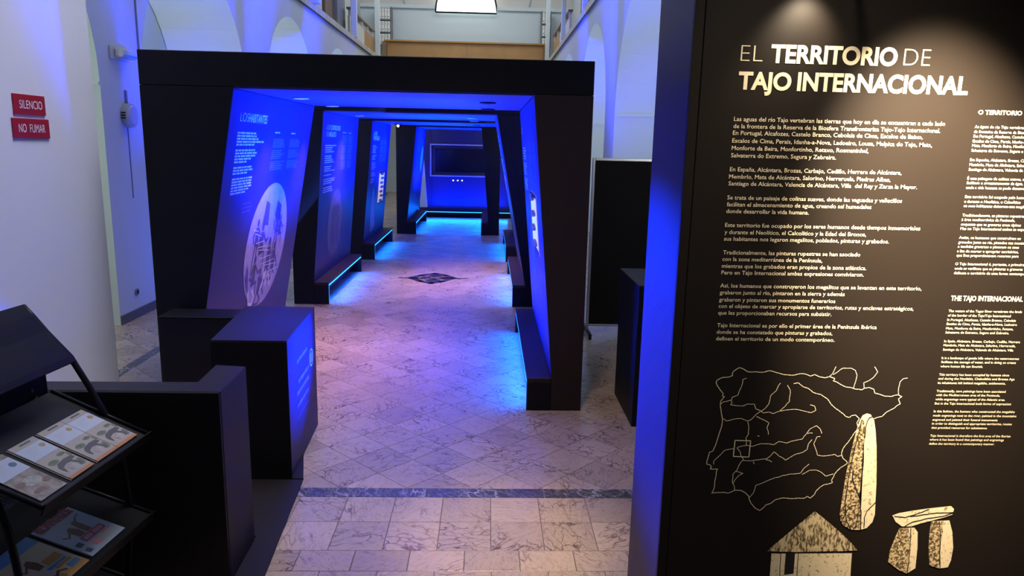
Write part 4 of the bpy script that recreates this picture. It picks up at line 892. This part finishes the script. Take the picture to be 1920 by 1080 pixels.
t, Q = booklet(PM, -.285, .004, W1, L1, .0005, .005, 'photo', 'brochure with blue logo and stone photo at the left of the upper tray', None)
decal('title_band', [('f', rect(0, .10, 1, .44))], Q, CV['white'], t, .0002); decal('logo', [('f', ell(.8, .25, .11, .05, 16))], Q, CV['navy'], t, .0004)
decal('subtitle', [('r', [(.2, .20 + k * .045), (.6 - .08 * k, .20 + k * .045)], .008) for k in range(4)], Q, CV['grey'], t, .0005)
decal('pale_stone', [('f', ell(.55, .65, .3, .10, 14))], Q, CV['stone'], t, .0004); [decal('shrub', [('f', ell(*e_, 9))], Q, CV['brown'], t, .0005) for e_ in ((.2, .62, .16, .05), (.85, .75, .14, .05), (.35, .84, .2, .04))]
# lower tray
t, Q = booklet(PL_, -.055, -.02, .192, .232, .001, .006, 'blue', 'pale blue hiking magazine with red title on the lower tray', None, 'magazine', 'magazine')
text_obj('title_lettering', [(('MONFRAGÜE', .06, .205, .88, .145), {'bold': .05})], lambda u, s, d=0: Q(u, .34 - s, d), CV['red'], t)
decal('walkers', fig(.42, .43, .0, []) [:0] + [('f', [(.36, .36), (.46, .34), (.52, .46), (.50, .60), (.36, .60), (.33, .46)]), ('f', [(.58, .30), (.66, .28), (.70, .40), (.68, .60), (.56, .60), (.55, .42)]), ('r', [(.34, .42), (.22, .50), (.14, .44)], .03), ('r', [(.66, .34), (.76, .26)], .03)], Q, CV['brown'], t, .0003)
decal('headline_block', [('f', rect(.30, .62, .86, .74))], Q, CV['red'], t, .0004); decal('headline', [('f', rect(.33, .637, .55, .723)), ('f', rect(.58, .637, .83, .723))], Q, CV['pink'], t, .0006)
decal('side_blocks', [('f', rect(.62, .76, .88, .80)), ('f', rect(.32, .78, .50, .90))], Q, CV['pink'], t, .0004)
decal('inset', [('f', rect(.08, .66, .2, .76)), ('f', [(.05, .84), (.16, .82), (.18, .92), (.07, .93)]), ('r', [(.78, .25), (.9, .22)], .02)], Q, CV['navy'], t, .0004)
t, Q = booklet(PL_, -.27, -.02, .192, .236, .001, .006, 'yellow', 'cream and amber magazine left of the blue one on the lower tray', None, 'magazine', 'magazine')
decal('title_band', [('f', rect(0, 0, 1, .20))], Q, CV['sky'], t, .0003); decal('walker', [('f', [(.36, .36), (.46, .34), (.52, .46), (.50, .60), (.36, .60), (.33, .46)]), ('r', [(.34, .42), (.22, .50), (.14, .44)], .03)], Q, CV['brown'], t, .0004); decal('walker', [('r', [(.25, .75), (.4, .85), (.5, .80), (.62, .86)], .04), ('r', [(.32, .9), (.45, .82)], .03)], Q, CV['brown'], t, .0006)
decal('headline_block', [('f', rect(.55, .50, .90, .64)), ('f', rect(.55, .73, .92, .77)), ('f', rect(.1, .85, .5, .98)), ('f', rect(0, .9, 1, 1))], Q, CV['amber'], t, .0004)
decal('blue_block', [('f', rect(.45, .66, .88, .71)), ('f', rect(.70, .80, .95, .9))], Q, CV['sky'], t, .0005)
